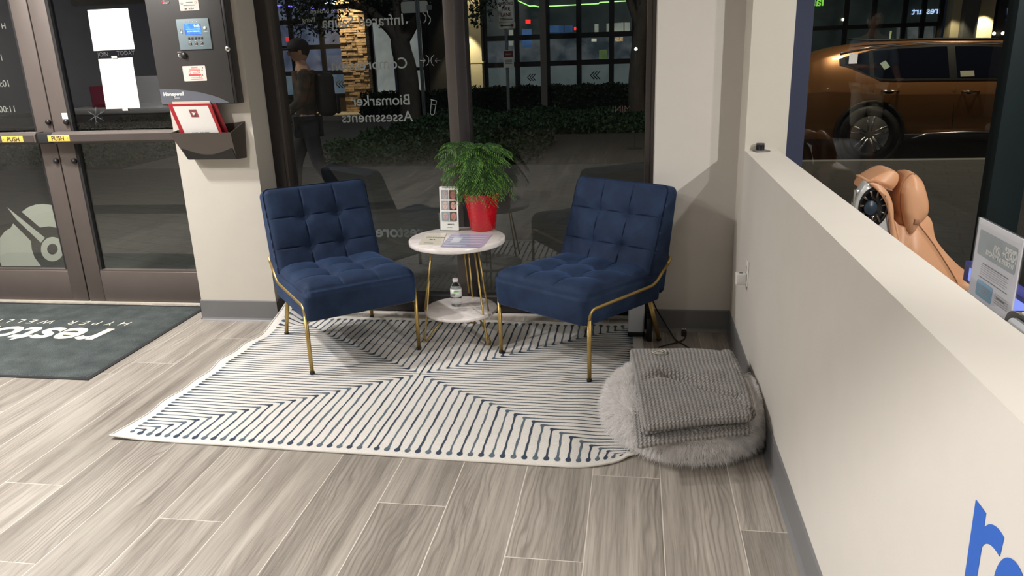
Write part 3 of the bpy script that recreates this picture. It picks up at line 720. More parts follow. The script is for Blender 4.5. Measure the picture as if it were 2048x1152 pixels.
# ---------------------------------------------------------------- entrance mat
def door_mat():
    o = thing('door_mat', 'charcoal entrance mat with cream lettering in front of the doors', 'doormat', (-3.9, 3.65, 0))
    x0, x1, y0, y1 = -5.2, -2.662, 3.098, 4.225
    t = NT('mat_pile'); v = co(t); n1 = t.n('ShaderNodeTexNoise', {'Vector': v, 'Scale': 260, 'Detail': 3}).outputs[0]; n2 = t.n('ShaderNodeTexNoise', {'Vector': v, 'Scale': 9, 'Detail': 3}).outputs[0]
    f = t.math('ADD', t.math('MULTIPLY', n1, .7), t.math('MULTIPLY', n2, .3))
    t.set(Base_Color=t.ramp(f, [(.36, (.020, .028, .029)), (.5, (.050, .062, .062)), (.66, (.105, .122, .12))]), Roughness=1); t.bump(n1, .9, .004)
    b = MB()
    b.prism([(x0, y0), (x1, y0), (x1, y1), (x0, y1)], .0008, .004, m_rubber); b.build('rubber_border', o, world=True)
    b = MB(); bw = .022; NX, NY = 120, 60; vs = []
    rr = random.Random(4)
    for j in range(NY+1):
        for i in range(NX+1):
            ed = i in (0, NX) or j in (0, NY)
            vs.append((x0+bw+(x1-x0-2*bw)*i/NX+rr.uniform(-.002, .002), y0+bw+(y1-y0-2*bw)*j/NY+rr.uniform(-.002, .002), .0035 if ed else .008+rr.uniform(-.0007, .0007)))
    b.add(vs, [(j*(NX+1)+i, j*(NX+1)+i+1, (j+1)*(NX+1)+i+1, (j+1)*(NX+1)+i) for j in range(NY) for i in range(NX)], t.m, True)
    pile = b.build('pile', o, world=True)
    m_cream = mat('cream_pile', (.78, .74, .62), .95, bump=.5, bscale=500)
    F2 = Matrix.Translation((-2.985, 3.772, .0092)) @ Matrix.Rotation(pi, 4, 'Z')
    b = MB().text('restore', .345, m_cream, F2, bold=.008, ext=.0006, shear=.12, align='LEFT', sp=1.02)
    b.text('HYPER WELLNESS', .092, m_cream, Matrix.Translation((-2.962, 3.900, .0092)) @ Matrix.Rotation(pi, 4, 'Z'), ext=.0006, shear=.10, align='LEFT', sp=1.75, bold=-.0012)
    b.build('mat_lettering', o, world=True, label='cream lettering woven into the mat pile')
door_mat()

# ---------------------------------------------------------------- slipper chairs
def velvet():
    t = NT('navy_velvet'); v = co(t)
    n1 = t.n('ShaderNodeTexNoise', {'Vector': v, 'Scale': 7, 'Detail': 4, 'Roughness': .6}).outputs[0]
    n2 = t.n('ShaderNodeTexNoise', {'Vector': v, 'Scale': 420, 'Detail': 2}).outputs[0]
    t.set(Base_Color=t.ramp(n1, [(.35, (.0082, .0185, .049)), (.65, (.0165, .035, .083))]), Roughness=.75,
          Sheen_Weight=.22, Sheen_Roughness=.35, Sheen_Tint=(.18, .36, .85)); t.put(t.b.inputs['Specular IOR Level'], .25)
    t.bump(n2, .25, .001); return t.m
m_velvet = velvet(); m_seam = mat('seam_cord', (.008, .016, .045), .8)
def pad(mapf, nu, nv, tuft_u, tuft_v, depth, crown, r=.022, qk=.42):
    """rounded pad: parameter box (u, v in 0..1 over the face, w 0 bottom .. 1 face) -> world by mapf(u, v, w, puff)"""
    b = MB()
    fin = lambda T: [t_+d for t_ in T for d in (-.022, -.014, -.009, -.005, -.002, 0, .002, .005, .009, .014, .022)]
    us = sorted(set([0, .012, .03, .06]+[i/nu for i in range(nu+1)]+[.94, .97, .988, 1]+fin(tuft_u))); vs_ = sorted(set([0, .012, .03, .06]+[i/nv for i in range(nv+1)]+[.94, .97, .988, 1]+fin(tuft_v)))
    def puff(u, v):
        e = min(u, 1-u, v, 1-v); edge = min(1, e/.16); h = crown*(1-(1-edge)**2)
        d = 0
        for tu in tuft_u: d = max(d, math.exp(-abs((u-tu)/.0065)**1.3)*.34*min(1, min(v, 1-v)/.05))
        for tv in tuft_v: d = max(d, math.exp(-abs((v-tv)/.0065)**1.3)*.34*min(1, min(u, 1-u)/.05))
        for tu in tuft_u:
            for tv in tuft_v:
                rr = math.hypot(u-tu, v-tv); d += math.exp(-(rr/.030)**2)*.75; d = max(d, 1.0*math.exp(-(rr/.06)**1.5))
        # quilted pillows between the seams
        def cell(x, T):
            T = [0]+list(T)+[1]
            for a, c in zip(T, T[1:]):
                if a <= x <= c: return math.sin(pi*(x-a)/(c-a))
            return 0
        q = max(0, cell(u, tuft_u)*cell(v, tuft_v))**.6
        return h*.55 + depth*qk*q - depth*d*edge
    R_ = .055
    def ro(x): return 0 if x > R_ else (1-math.sqrt(max(0, 1-((R_-x)/R_)**2)))
    idx = {}; V = []
    for j, v in enumerate(vs_):
        for i, u in enumerate(us):
            e = ro(min(u, 1-u))+ro(min(v, 1-v)); idx[('t', i, j)] = len(V); V.append(mapf(u, v, 1, puff(u, v)-min(e, 1)*r))
    n, mth = len(us), len(vs_)
    F = [(idx[('t', i, j)], idx[('t', i+1, j)], idx[('t', i+1, j+1)], idx[('t', i, j+1)]) for j in range(mth-1) for i in range(n-1)]
    per = [(i, 0) for i in range(n)]+[(n-1, j) for j in range(1, mth)]+[(i, mth-1) for i in range(n-2, -1, -1)]+[(0, j) for j in range(mth-2, 0, -1)]
    ring = [idx[('t', i, j)] for i, j in per]
    for wv in (.9, .7, .45, .2, .05, 0):
        new = []
        for (i, j) in per:
            u, v = us[i], vs_[j]; s_ = 1-.010*(1 if wv == 0 else 0)
            uu = .5+(u-.5)*s_; vv = .5+(v-.5)*s_
            # soften corners in plan
            new.append(len(V)); V.append(mapf(uu, vv, wv, -r*wv*0))
        for k in range(len(per)):
            k2 = (k+1) % len(per); F.append((ring[k], new[k], new[k2], ring[k2]))
        ring = new
    F.append(tuple(ring)); b.add(V, F, m_velvet, True)
    for tu in tuft_u: b.tube([mapf(tu, .03+.94*i/60, 1, puff(tu, .03+.94*i/60)+.0002) for i in range(61)], .0010, m_seam, 5)
    for tv in tuft_v: b.tube([mapf(.03+.94*i/60, tv, 1, puff(.03+.94*i/60, tv)+.0002) for i in range(61)], .0010, m_seam, 5)
    return b
SW = .284   # half width of the cushions
def corner(x, y, x0, x1, y0, y1, r=.03):
    """round the plan corners of a rectangle"""
    cx = min(max(x, x0+r), x1-r); cy = min(max(y, y0+r), y1-r); dx, dy = x-cx, y-cy
    L = max(abs(dx), abs(dy)); h = math.hypot(dx, dy)
    if h > 1e-9 and abs(dx) > 1e-9 and abs(dy) > 1e-9: return cx+dx*L/h, cy+dy*L/h
    return x, y
def chair(name, label, loc, rz):
    """origin on the floor midway between the front feet; -y is the way the sitter faces"""
    o = thing(name, label, 'chair', loc, rz)
    def seatmap(u, v, w, p):
        x = -SW+2*SW*u; y = -.030+.635*v; x, y = corner(x, y, -SW, SW, -.030, .605, .035)
        zb = .277-.028*v; zt = .437-.030*v; y -= .006*math.sin(pi*w)*(1-v)
        x *= 1+.012*math.sin(pi*w); return (x, y, zb+(zt-zb)*w+p)
    sm = pad(seatmap, 44, 44, (.34, .66), (.30, .60), .030, .034, .024).build('seat', o)
    def backmap(u, v, w, p):
        x = -SW+2*SW*u; z0 = .285+.53*v; x, z = corner(x, z0, -SW, SW, .285, .815, .035)
        v2 = (z-.285)/.53
        front = Vector((x, .452+.188*v2, .36+.466*v2)); rear = Vector((x, .628+.108*v2, .262+.540*v2))
        q = rear.lerp(front, w); q += Vector((0, -.93, .36))*p; return tuple(q)
    bm_ = pad(backmap, 44, 44, (.34, .66), (.34, .67), .024, .012, .020, .20).build('backrest', o)
    # piping seams at the face edge
    for (mp, par, off) in ((seatmap, sm, -.0165), (backmap, bm_, -.014)):
        b = MB(); P = []
        for k in range(160):
            t_ = k/160*4; s_ = t_ % 1; c = .012
            u, v = [(c+(1-2*c)*s_, c), (1-c, c+(1-2*c)*s_), (1-c-(1-2*c)*s_, 1-c), (c, 1-c-(1-2*c)*s_)][int(t_)]
            P.append(mp(u, v, 1, off))
        b.tube(P, .0022, m_seam, 5, closed=True); b.build('piping', par)
    r = .0100; ft = .2840
    for sx in (-1, 1):
        P = bez([(sx*ft, 0, .006), (sx*ft, 0, .348), (sx*ft, .535, .338), (sx*ft, .655, .421)], 8, .045)
        # front leg up to the bend, then the side rail
        k = next(i for i, p in enumerate(P) if p.z > .30 or p.y > .003)
        l_ = MB().tube(P[:k+1], r, m_gold, 14).build('leg', o)
        MB().lathe([(.0125, 0), (.0125, .012), (.0105, .013)], m_rubber, 16, Matrix.Translation((sx*ft, 0, .0002))).build('foot_cap', l_)
        MB().tube(P[k:], r, m_gold, 14).build('side_rail', o)
        l_ = MB().tube([(sx*.235, .565, .262), (sx*.252, .644, .004)], [.0125, .0105], m_gold, 14).build('leg', o)
        MB().lathe([(.0125, 0), (.0125, .010), (.0105, .011)], m_rubber, 16, Matrix.Translation((sx*.252, .644, .0002))).build('foot_cap', l_)
    P = bez([(-ft, .650, .417), (-ft, .688, .447), (ft, .688, .447), (ft, .650, .417)], 6, .02)
    MB().tube(P, r, m_gold, 12).build('back_rail', o)
    MB().box((-ft, -.006, .268), (ft, .006, .275), m_gold, .002).tube([(-.235, .565, .258), (.235, .565, .258)], .006, m_gold, 10) \
        .box((-.25, .03, .268), (-.24, .57, .277), m_black).box((.24, .03, .268), (.25, .57, .277), m_black).build('seat_frame', o)
    return o
aL, bL = atz(621, 751, 0), atz(842, 700, 0); aR, bR = atz(1001, 707, 0), atz(1181, 766, 0)
RUGZ = .0065
chair('slipper_chair', 'navy velvet tufted chair with gold legs, nearer the entrance doors', ((aL.x+bL.x)/2, (aL.y+bL.y)/2, RUGZ), math.radians(38.4))
chair('slipper_chair', 'navy velvet tufted chair with gold legs, nearer the half wall and pet bed', ((aR.x+bR.x)/2, (aR.y+bR.y)/2, RUGZ), math.radians(-34.0))

# ---------------------------------------------------------------- side table
TX, TY, TZ = -.912, 3.785, .566
def marble(name, c0, c1):
    t = NT(name); v = co(t); n = t.n('ShaderNodeTexNoise', {'Vector': v, 'Scale': 3.2, 'Detail': 6, 'Distortion': 1.6}).outputs[0]
    a = t.math('ABSOLUTE', t.math('SUBTRACT', n, .5)); vein = t.n('ShaderNodeMapRange', {0: a, 1: 0, 2: .035, 3: 1, 4: 0}).outputs[0]
    nn = t.n('ShaderNodeTexNoise', {'Vector': v, 'Scale': 2, 'Detail': 3}).outputs[0]
    t.set(Base_Color=t.mix(t.math('MULTIPLY', vein, t.math('MULTIPLY', nn, .6)), c0, c1), Roughness=.22); return t.m
m_marble = marble('white_marble', (.78, .73, .71), (.36, .33, .33))
tb = thing('side_table', 'round white marble two-tier side table with gold hairpin legs between the chairs', 'table', (TX, TY, 0))
disc = lambda r, z0, z1: [(r-.003, z0), (r, z0+.003), (r, z1-.003), (r-.003, z1), (0, z1)]
MB().lathe([(0, TZ-.024)]+disc(.252, TZ-.024, TZ), m_marble, 96).build('table_top', tb)
MB().lathe([(0, .163)]+disc(.195, .163, .180), m_marble, 96).build('shelf', tb)
for a in (-34, 86, 206):
    A = math.radians(a); e = Vector((math.cos(A), math.sin(A), 0)); s_ = Vector((-e.y, e.x, 0))
    tp = lambda r_, k, z: e*r_+s_*k+Vector((0, 0, z))
    P = bez([tp(.135, -.012, TZ-.024), tp(.204, -.014, .012), tp(.204, .014, .012), tp(.085, .030, .163)], 8, .020)
    MB().tube([p+Vector((0, 0, RUGZ)) for p in P], .0052, m_gold, 10).tube([tp(.135, .012, TZ-.024), tp(.198, .010, .20)], .0052, m_gold, 10).build('leg', tb)

# ---------------------------------------------------------------- red pot with a small pine
PX, PY = (atz(963, 462, TZ).x), (atz(963, 462, TZ).y)
PY += .045
pl = thing('potted_pine', 'feathery green potted pine in a glossy red pot on the side table', 'potted plant', (PX, PY, TZ))
t = NT('red_glaze'); v = co(t); wv = t.n('ShaderNodeTexWave', {'Vector': v, 'Scale': 26, 'Distortion': 6, 'Detail': 2, 'Detail Scale': 1.5}, wave_type='RINGS').outputs[0]
t.set(Base_Color=(.50, .004, .012), Roughness=.13); t.put(t.b.inputs['Coat Weight'], .4); t.bump(wv, .35, .004)
MB().lathe([(0, .001), (.060, .001), (.069, .006), (.080, .10), (.100, .198), (.1025, .202), (.100, .204), (.095, .198), (.0925, .180)], t.m, 64).build('pot', pl)
MB().lathe([(.0926, .180), (.05, .184), (0, .186)], mat('potting_soil', (.05, .032, .02), 1, var=.5, vscale=80, bump=.8, bscale=90, bdist=.01), 32).build('soil', pl)
m_bark = mat('thin_bark', (.10, .06, .035), .9, bump=.4)
m_need = mat('pine_needles', (.030, .095, .018), .6, var=.6, vscale=26)
m_needl = mat('pine_needles_tips', (.15, .33, .055), .6, var=.4, vscale=22)
def pine():
    rr = random.Random(11); fol = MB()
    V = []; F = []; MI = []
    def needle(p, d, L, tipc):
        s_ = d.orthogonal().normalized()
        s_ = (Matrix.Rotation(rr.uniform(0, 6.28), 3, d) @ s_)*.0013
        k = len(V); V.extend([tuple(p-s_), tuple(p+s_), tuple(p+d*L)]); F.append((k, k+1, k+2)); MI.append(tipc)
    for si, (sx, sy, h, lean) in enumerate(((-.022, .010, .455, -.34), (.016, -.004, .45, .06), (-.006, -.02, .40, -.12))):
        stem = [Vector((sx+lean*t_*t_*h*.6, sy+.02*math.sin(t_*3+si), .175+(h-.175)*t_)) for t_ in [i/10 for i in range(11)]]
        MB().tube(stem, [.0042-.0022*i/10 for i in range(11)], m_bark, 8).build('stem', pl)
        tiers = [(.46, .10), (.52, .14), (.66, .15), (.80, .155), (.92, .145), (1.0, .085)]
        for ti, (tt, BL) in enumerate(tiers):
            p0 = stem[min(10, int(tt*10))]; nb = 5 if ti < 6 else 3
            for bi in range(nb):
                a = 2*pi*(bi+rr.uniform(-.25, .25))/nb+ti*.9+si*.5; L = BL*rr.uniform(.85, 1.15)
                e = Vector((math.cos(a), math.sin(a), 0)); side = Vector((-e.y, e.x, 0))
                up = .34 if ti >= 4 else (.22 if ti >= 2 else .05)
                def bp(s): return p0+e*(L*s)+Vector((0, 0, L*(up*s*1.6-(.62+.30*(ti < 3))*s*s)))
                prev = None
                nT = 10
                for k in range(nT+1):
                    s = .12+.88*k/nT; q = bp(s); d0 = (bp(min(1.02, s+.02))-bp(s-.02)).normalized()
                    for m_ in range(9):
                        aa = rr.uniform(0, 6.28); rad = (side*math.cos(aa)+Vector((0, 0, 1))*math.sin(aa)); needle(q-d0*rr.uniform(0, L/nT), (d0*.8+rad*.7).normalized(), .0085, s > .8)
                    if k in (0,): continue
                    for sg in (-1, 1):
                        TL = L*.46*(1-.55*abs(s-.45))*(1 if s < .95 else .5)*rr.uniform(.8, 1.1)
                        td = (side*sg*.86+d0*.62).normalized()
                        for m_ in range(int(TL/.0015)):
                            w_ = m_*.0015/TL; tq = q+td*(TL*w_)+Vector((0, 0, -TL*.45*w_*w_)); dd = (td+Vector((0, 0, -1.0*w_))).normalized()
                            aa = rr.uniform(0, 6.28); s1 = dd.orthogonal().normalized(); rad = Matrix.Rotation(aa, 3, dd) @ s1
                            needle(tq, (dd*.95+rad*.5).normalized(), .0078, w_ > .62)
                    if prev is not None: pass
                    prev = q
    fol.v = V; fol.f = F; fol.mats = [m_need, m_needl]; fol.m = [1 if (x and i % 5) else 0 for i, x in enumerate(MI)]; fol.sm = [False]*len(F)
    fol.build('foliage', pl)
pine()

# ---------------------------------------------------------------- leaflet holder, papers, bottle
q = atz(900, 462, TZ); bh = thing('leaflet_holder', 'clear acrylic leaflet stand on the table beside the red pot', 'leaflet holder', (q.x-.002, q.y, TZ), math.radians(-4))
b = MB(); 
b.box((-.054, -.003, .004), (.054, -.0005, .10), m_clear).box((-.056, -.003, .004), (-.0535, .030, .10), m_clear).box((.0535, -.003, .004), (.056, .030, .10), m_clear).box((-.056, -.003, .0005), (.056, .045, .003), m_clear).box((-.056, .027, .003), (.056, .030, .16), m_clear)
b.build('acrylic_box', bh)
lf = thing('leaflet', 'white leaflet with six small face photos standing in the clear holder', 'leaflet', (q.x-.002, q.y, TZ), math.radians(-4))
b = MB(); y0 = .004; th = math.radians(-5)
T5 = Matrix.Translation((0, .004, .004)) @ Matrix.Rotation(th, 4, 'X')
XZ2 = lambda o: T5 @ Matrix(((1, 0, 0, 0), (0, 0, -1, o), (0, 1, 0, 0), (0, 0, 0, 1)))
b.prism(rbox(0, .118, .104, .236, .004), 0, .0012, m_paper, XZ2(0)); bd = b.build('card', lf)
skins = [((.30, .32, .36), (.42, .36, .36)), ((.12, .04, .03), (.33, .15, .12)), ((.34, .36, .38), (.62, .48, .44)), ((.05, .03, .03), (.60, .33, .28)), ((.28, .34, .38), (.55, .38, .36)), ((.10, .08, .08), (.52, .20, .16))]
for i, (bgc, fc) in enumerate(skins):
    cx = -.0225 if i % 2 == 0 else .0225; cz = .192-(i//2)*.058
    m1 = mat('photo_ground', bgc, .5, var=.3, vscale=60); m2 = mat('photo_skin', fc, .5, var=.25, vscale=90); m3 = mat('photo_features', [c*.45 for c in fc], .5)
    b = MB(); b.prism(rbox(cx, cz, .041, .050, .0015), 0, .0004, m1, XZ2(-.0014))
    b.prism([(cx+.002+.0145*math.cos(a*pi/12), cz-.001+.020*math.sin(a*pi/12)) for a in range(24)], 0, .0003, m2, XZ2(-.0019))
    for dx in (-.0055, .0075): b.prism([(cx+dx+.0032*math.cos(a*pi/5), cz+.004+.0011*math.sin(a*pi/5)) for a in range(10)], 0, .0003, m3, XZ2(-.0023))
    b.prism([(cx+.001+.004*math.cos(a*pi/5), cz-.0095+.0013*math.sin(a*pi/5)) for a in range(10)], 0, .0003, m3, XZ2(-.0023)); b.prism([(cx, cz-.004), (cx+.003, cz-.004), (cx+.0012, cz+.003)], 0, .0003, m3, XZ2(-.0023))
    b.build('face_photo', lf)
b = MB()
for (z, w_) in ((.228, .07), (.0465, .078), (.013, .03)): b.prism([(-w_/2, z), (w_/2, z), (w_/2, z+.0028), (-w_/2, z+.0028)], 0, .0004, m_grayt, XZ2(-.0014))
b.text('RESULTS', .0095, m_ink, XZ2(-.0018) @ Matrix.Translation((.008, .0285, 0)), bold=.0002); b.build('print', lf)
def flat_card(name, label, cat, pts, z, m):
    P = [atz(x, y, z) for x, y in pts]; c = sum(P, Vector())/4
    o = thing(name, label, cat, (c.x, c.y, TZ)); b = MB()
    Q = [Vector((p.x-c.x, p.y-c.y, z-TZ)) for p in P]; D = Vector((0, 0, -.0014))
    b.add(Q+[p+D for p in Q], [(0, 1, 2, 3), (7, 6, 5, 4)]+[(i, 4+i, 4+(i+1) % 4, (i+1) % 4) for i in range(4)], m); b.build('sheet', o)
    return o, lambda u, v, dz=.0006: Q[3].lerp(Q[2], u).lerp(Q[0].lerp(Q[1], u), v)+Vector((0, 0, dz))
m_cardb = mat('ivory_card', (.70, .66, .56), .3, var=.05)
o, P_ = flat_card('printed_card', 'ivory printed card lying at the left of the side table top', 'card', [(852, 466), (893, 466), (884, 490), (836, 489)], TZ+.002, m_cardb)
def linesq(b, P_, u0, u1, v, h, m, dz=.0006): b.add([P_(u0, v, dz), P_(u1, v, dz), P_(u1, v+h, dz), P_(u0, v+h, dz)], [(0, 1, 2, 3)], m)
b = MB(); rr = random.Random(2)
a_ = P_(0, 0); ex = (P_(1, 0)-P_(0, 0)).normalized(); ang = math.atan2(ex.y, ex.x)
b.text('OPTIMIZE', .024, m_grayt, Matrix.Translation(P_(.14, .58, .0008)) @ Matrix.Rotation(ang, 4, 'Z'), align='LEFT')
b.text('at a', .020, m_ink, Matrix.Translation(P_(.36, .40, .0008)) @ Matrix.Rotation(ang, 4, 'Z'), align='LEFT', bold=.0008)
linesq(b, P_, .2, .6, .12, .03, m_grayt); b.build('print', o)
m_lil = mat('lilac_card', (.42, .42, .60), .18, var=.12, vscale=14)
o, P_ = flat_card('laminated_menu', 'laminated menu card with rows of text flat on the side table, before the red pot', 'menu', [(903, 468.5), (984, 468), (963, 494), (881, 493)], TZ+.0042, m_lil)
b = MB()
m_l1 = mat('pale_row', (.66, .70, .80), .25); m_l2 = mat('green_grey_row', (.40, .48, .44), .25); m_l3 = mat('rose_row', (.55, .34, .42), .25)
for k in range(10): linesq(b, P_, .05+.22*(k % 3 == 9), .93, .08+.086*k, .030, (m_l1, m_l2, m_l1, m_lil)[k % 4])
linesq(b, P_, .14, .36, .30, .42, m_l1, .0008); linesq(b, P_, .6, .93, .06, .05, m_l3, .0009)
b.build('print', o)
# bottle
q = atz(913.5, 611, .180); bt = thing('water_bottle', 'small clear plastic water bottle with a white cap on the table lower shelf', 'bottle', (q.x, q.y, .180))
t = NT('clear_pet'); t.set(Base_Color=(.95, .98, .98), Roughness=.05, IOR=1.2); t.put(t.b.inputs['Transmission Weight'], 1.0); m_pet = t.m
prof = [(0, .001), (.022, .001), (.029, .006), (.030, .020), (.0285, .030), (.0305, .040), (.0305, .092), (.0290, .100), (.026, .112), (.018, .126), (.0125, .134), (.0125, .140), (0, .141)]
MB().lathe(prof, m_pet, 40).build('bottle_body', bt)
MB().lathe([(0, .137), (.0145, .137), (.0148, .139), (.0145, .152), (.0125, .154), (0, .154)], m_whitep, 28).build('cap', bt)
b = MB(); b.lathe([(.0309, .055), (.0309, .098)], mat('bottle_label', (.75, .78, .76), .4), 40)
seg = [(math.cos(math.radians(a))*.0312, math.sin(math.radians(a))*.0312) for a in range(-100, -10, 6)]
n = len(seg); b.add([(x, y, .084) for x, y in seg]+[(x, y, .090+.005*math.sin(i*.4)) for i, (x, y) in enumerate(seg)], [(i, i+1, n+i+1, n+i) for i in range(n-1)], mat('label_green', (.18, .55, .12), .4), True)
b.text('Purified', .0085, m_ink, W(-.0316, -.010, .073)); b.text('Water', .0085, m_ink, W(-.0316, -.010, .064)); b.build('bottle_label', bt)
# ---------------------------------------------------------------- pet bed
BX, BY, BR = .214, 2.905, .320
def bedz(r):                                   # profile height of the donut bed at radius r (0..1)
    if r > 1: return 0
    rim = math.sqrt(max(0, 1-((r-.70)/.30)**2)) if r > .40 else 0
    return .105+.065*rim if r > .55 else .115+.045*max(0, (r-.2)/.35)**1.5
def bed():
    o = thing('pet_bed', 'round pale grey shaggy pet bed with a grey blanket on it, against the half wall', 'pet bed', (BX, BY, 0))
    o.scale = (1, 1.16, 1.08)
    t = NT('fur_strands'); n_ = t.n('ShaderNodeTexNoise', {'Vector': co(t), 'Scale': 14.0}).outputs[0]; cc_ = t.mix(n_, (.90, .885, .88), (.97, .96, .955))
    t.t.links.new(t.n('ShaderNodeMixShader', {0: .55, 1: t.n('ShaderNodeBsdfDiffuse', {'Color': cc_}), 2: t.n('ShaderNodeBsdfTranslucent', {'Color': cc_})}).outputs[0], t.out.inputs[0]); m_str = t.m
    m_fur = mat('shaggy_fur', (.88, .86, .84), .9, var=.08, vscale=14)
    prof = [(0, .012), (BR*.80, .010), (BR*.93, .028), (BR*.985, .065), (BR*.97, .105), (BR*.88, .142), (BR*.74, .158), (BR*.60, .150), (BR*.45, .125), (BR*.2, .112), (0, .108)]
    # smooth profile
    P = []
    for i in range(len(prof)-1):
        for k in range(4): 
            t_ = k/4; P.append((prof[i][0]+(prof[i+1][0]-prof[i][0])*t_, prof[i][1]+(prof[i+1][1]-prof[i][1])*t_))
    P.append(prof[-1])
    MB().lathe(P, m_fur, 72).build('cushion', o)
    rr = random.Random(5); V = []; F = []
    seg = [(prof[i], prof[i+1]) for i in range(1, len(prof)-2)]
    L = [math.hypot(b_[0]-a_[0], b_[1]-a_[1])*(a_[0]+b_[0]) for a_, b_ in seg]; tot = sum(L)
    clumps = {}
    for k in range(56000):
        s_ = rr.uniform(0, tot); i = 0
        while s_ > L[i]: s_ -= L[i]; i += 1
        (r0, z0), (r1, z1) = seg[i]; t_ = s_/L[i]; r = r0+(r1-r0)*t_; z = z0+(z1-z0)*t_; a = rr.uniform(0, 2*pi)
        n = Vector((z1-z0, 0, -(r1-r0))).normalized() if True else None
        n = Vector((n.x, 0, n.z)); 
        if n.length == 0: continue
        ck = (int(r*70), int(a*r*70), int(z*70)); 
        if ck not in clumps: clumps[ck] = (rr.uniform(-.8, .8), rr.uniform(-.8, .9))
        c1, c2 = clumps[ck]
        er = Vector((math.cos(a), math.sin(a), 0)); et = Vector((-er.y, er.x, 0)); nn = er*n.x+Vector((0, 0, n.z))
        if nn.z < -.2 and z < .05: nn.z = abs(nn.z)*.2
        dn = (nn+et*(c1+rr.uniform(-.55, .55))+er*(c2*.6+rr.uniform(-.4, .4))+Vector((0, 0, rr.uniform(-.35, .15)))).normalized()
        Ls = rr.uniform(.026, .050); p = Vector((er.x*r, er.y*r, z)); w_ = dn.cross(Vector((rr.uniform(-1, 1), rr.uniform(-1, 1), rr.uniform(-1, 1)))).normalized()*.0010
        b0 = p-nn*.004; b1 = p+dn*Ls*.55; tip = p+dn*Ls+Vector((0, 0, -Ls*.30))+et*c1*.004
        for q in (b1, tip):
            q.z = max(q.z, .003)
            lim = XH-.008-BX
            if q.x > lim: q.x = lim-rr.uniform(0, .004)
            if -.12 < q.x < .27 and q.y > -.17: q.z = min(q.z, .122)
        i0 = len(V); V += [tuple(b0-w_), tuple(b0+w_), tuple(b1+w_*.8), tuple(b1-w_*.8), tuple(tip)]
        F += [(i0, i0+1, i0+2, i0+3), (i0+3, i0+2, i0+4)]
    b = MB(); b.v = V; b.f = F; b.mats = [m_str]; b.m = [0]*len(F); b.sm = [False]*len(F); b.build('fur', o)
bed()
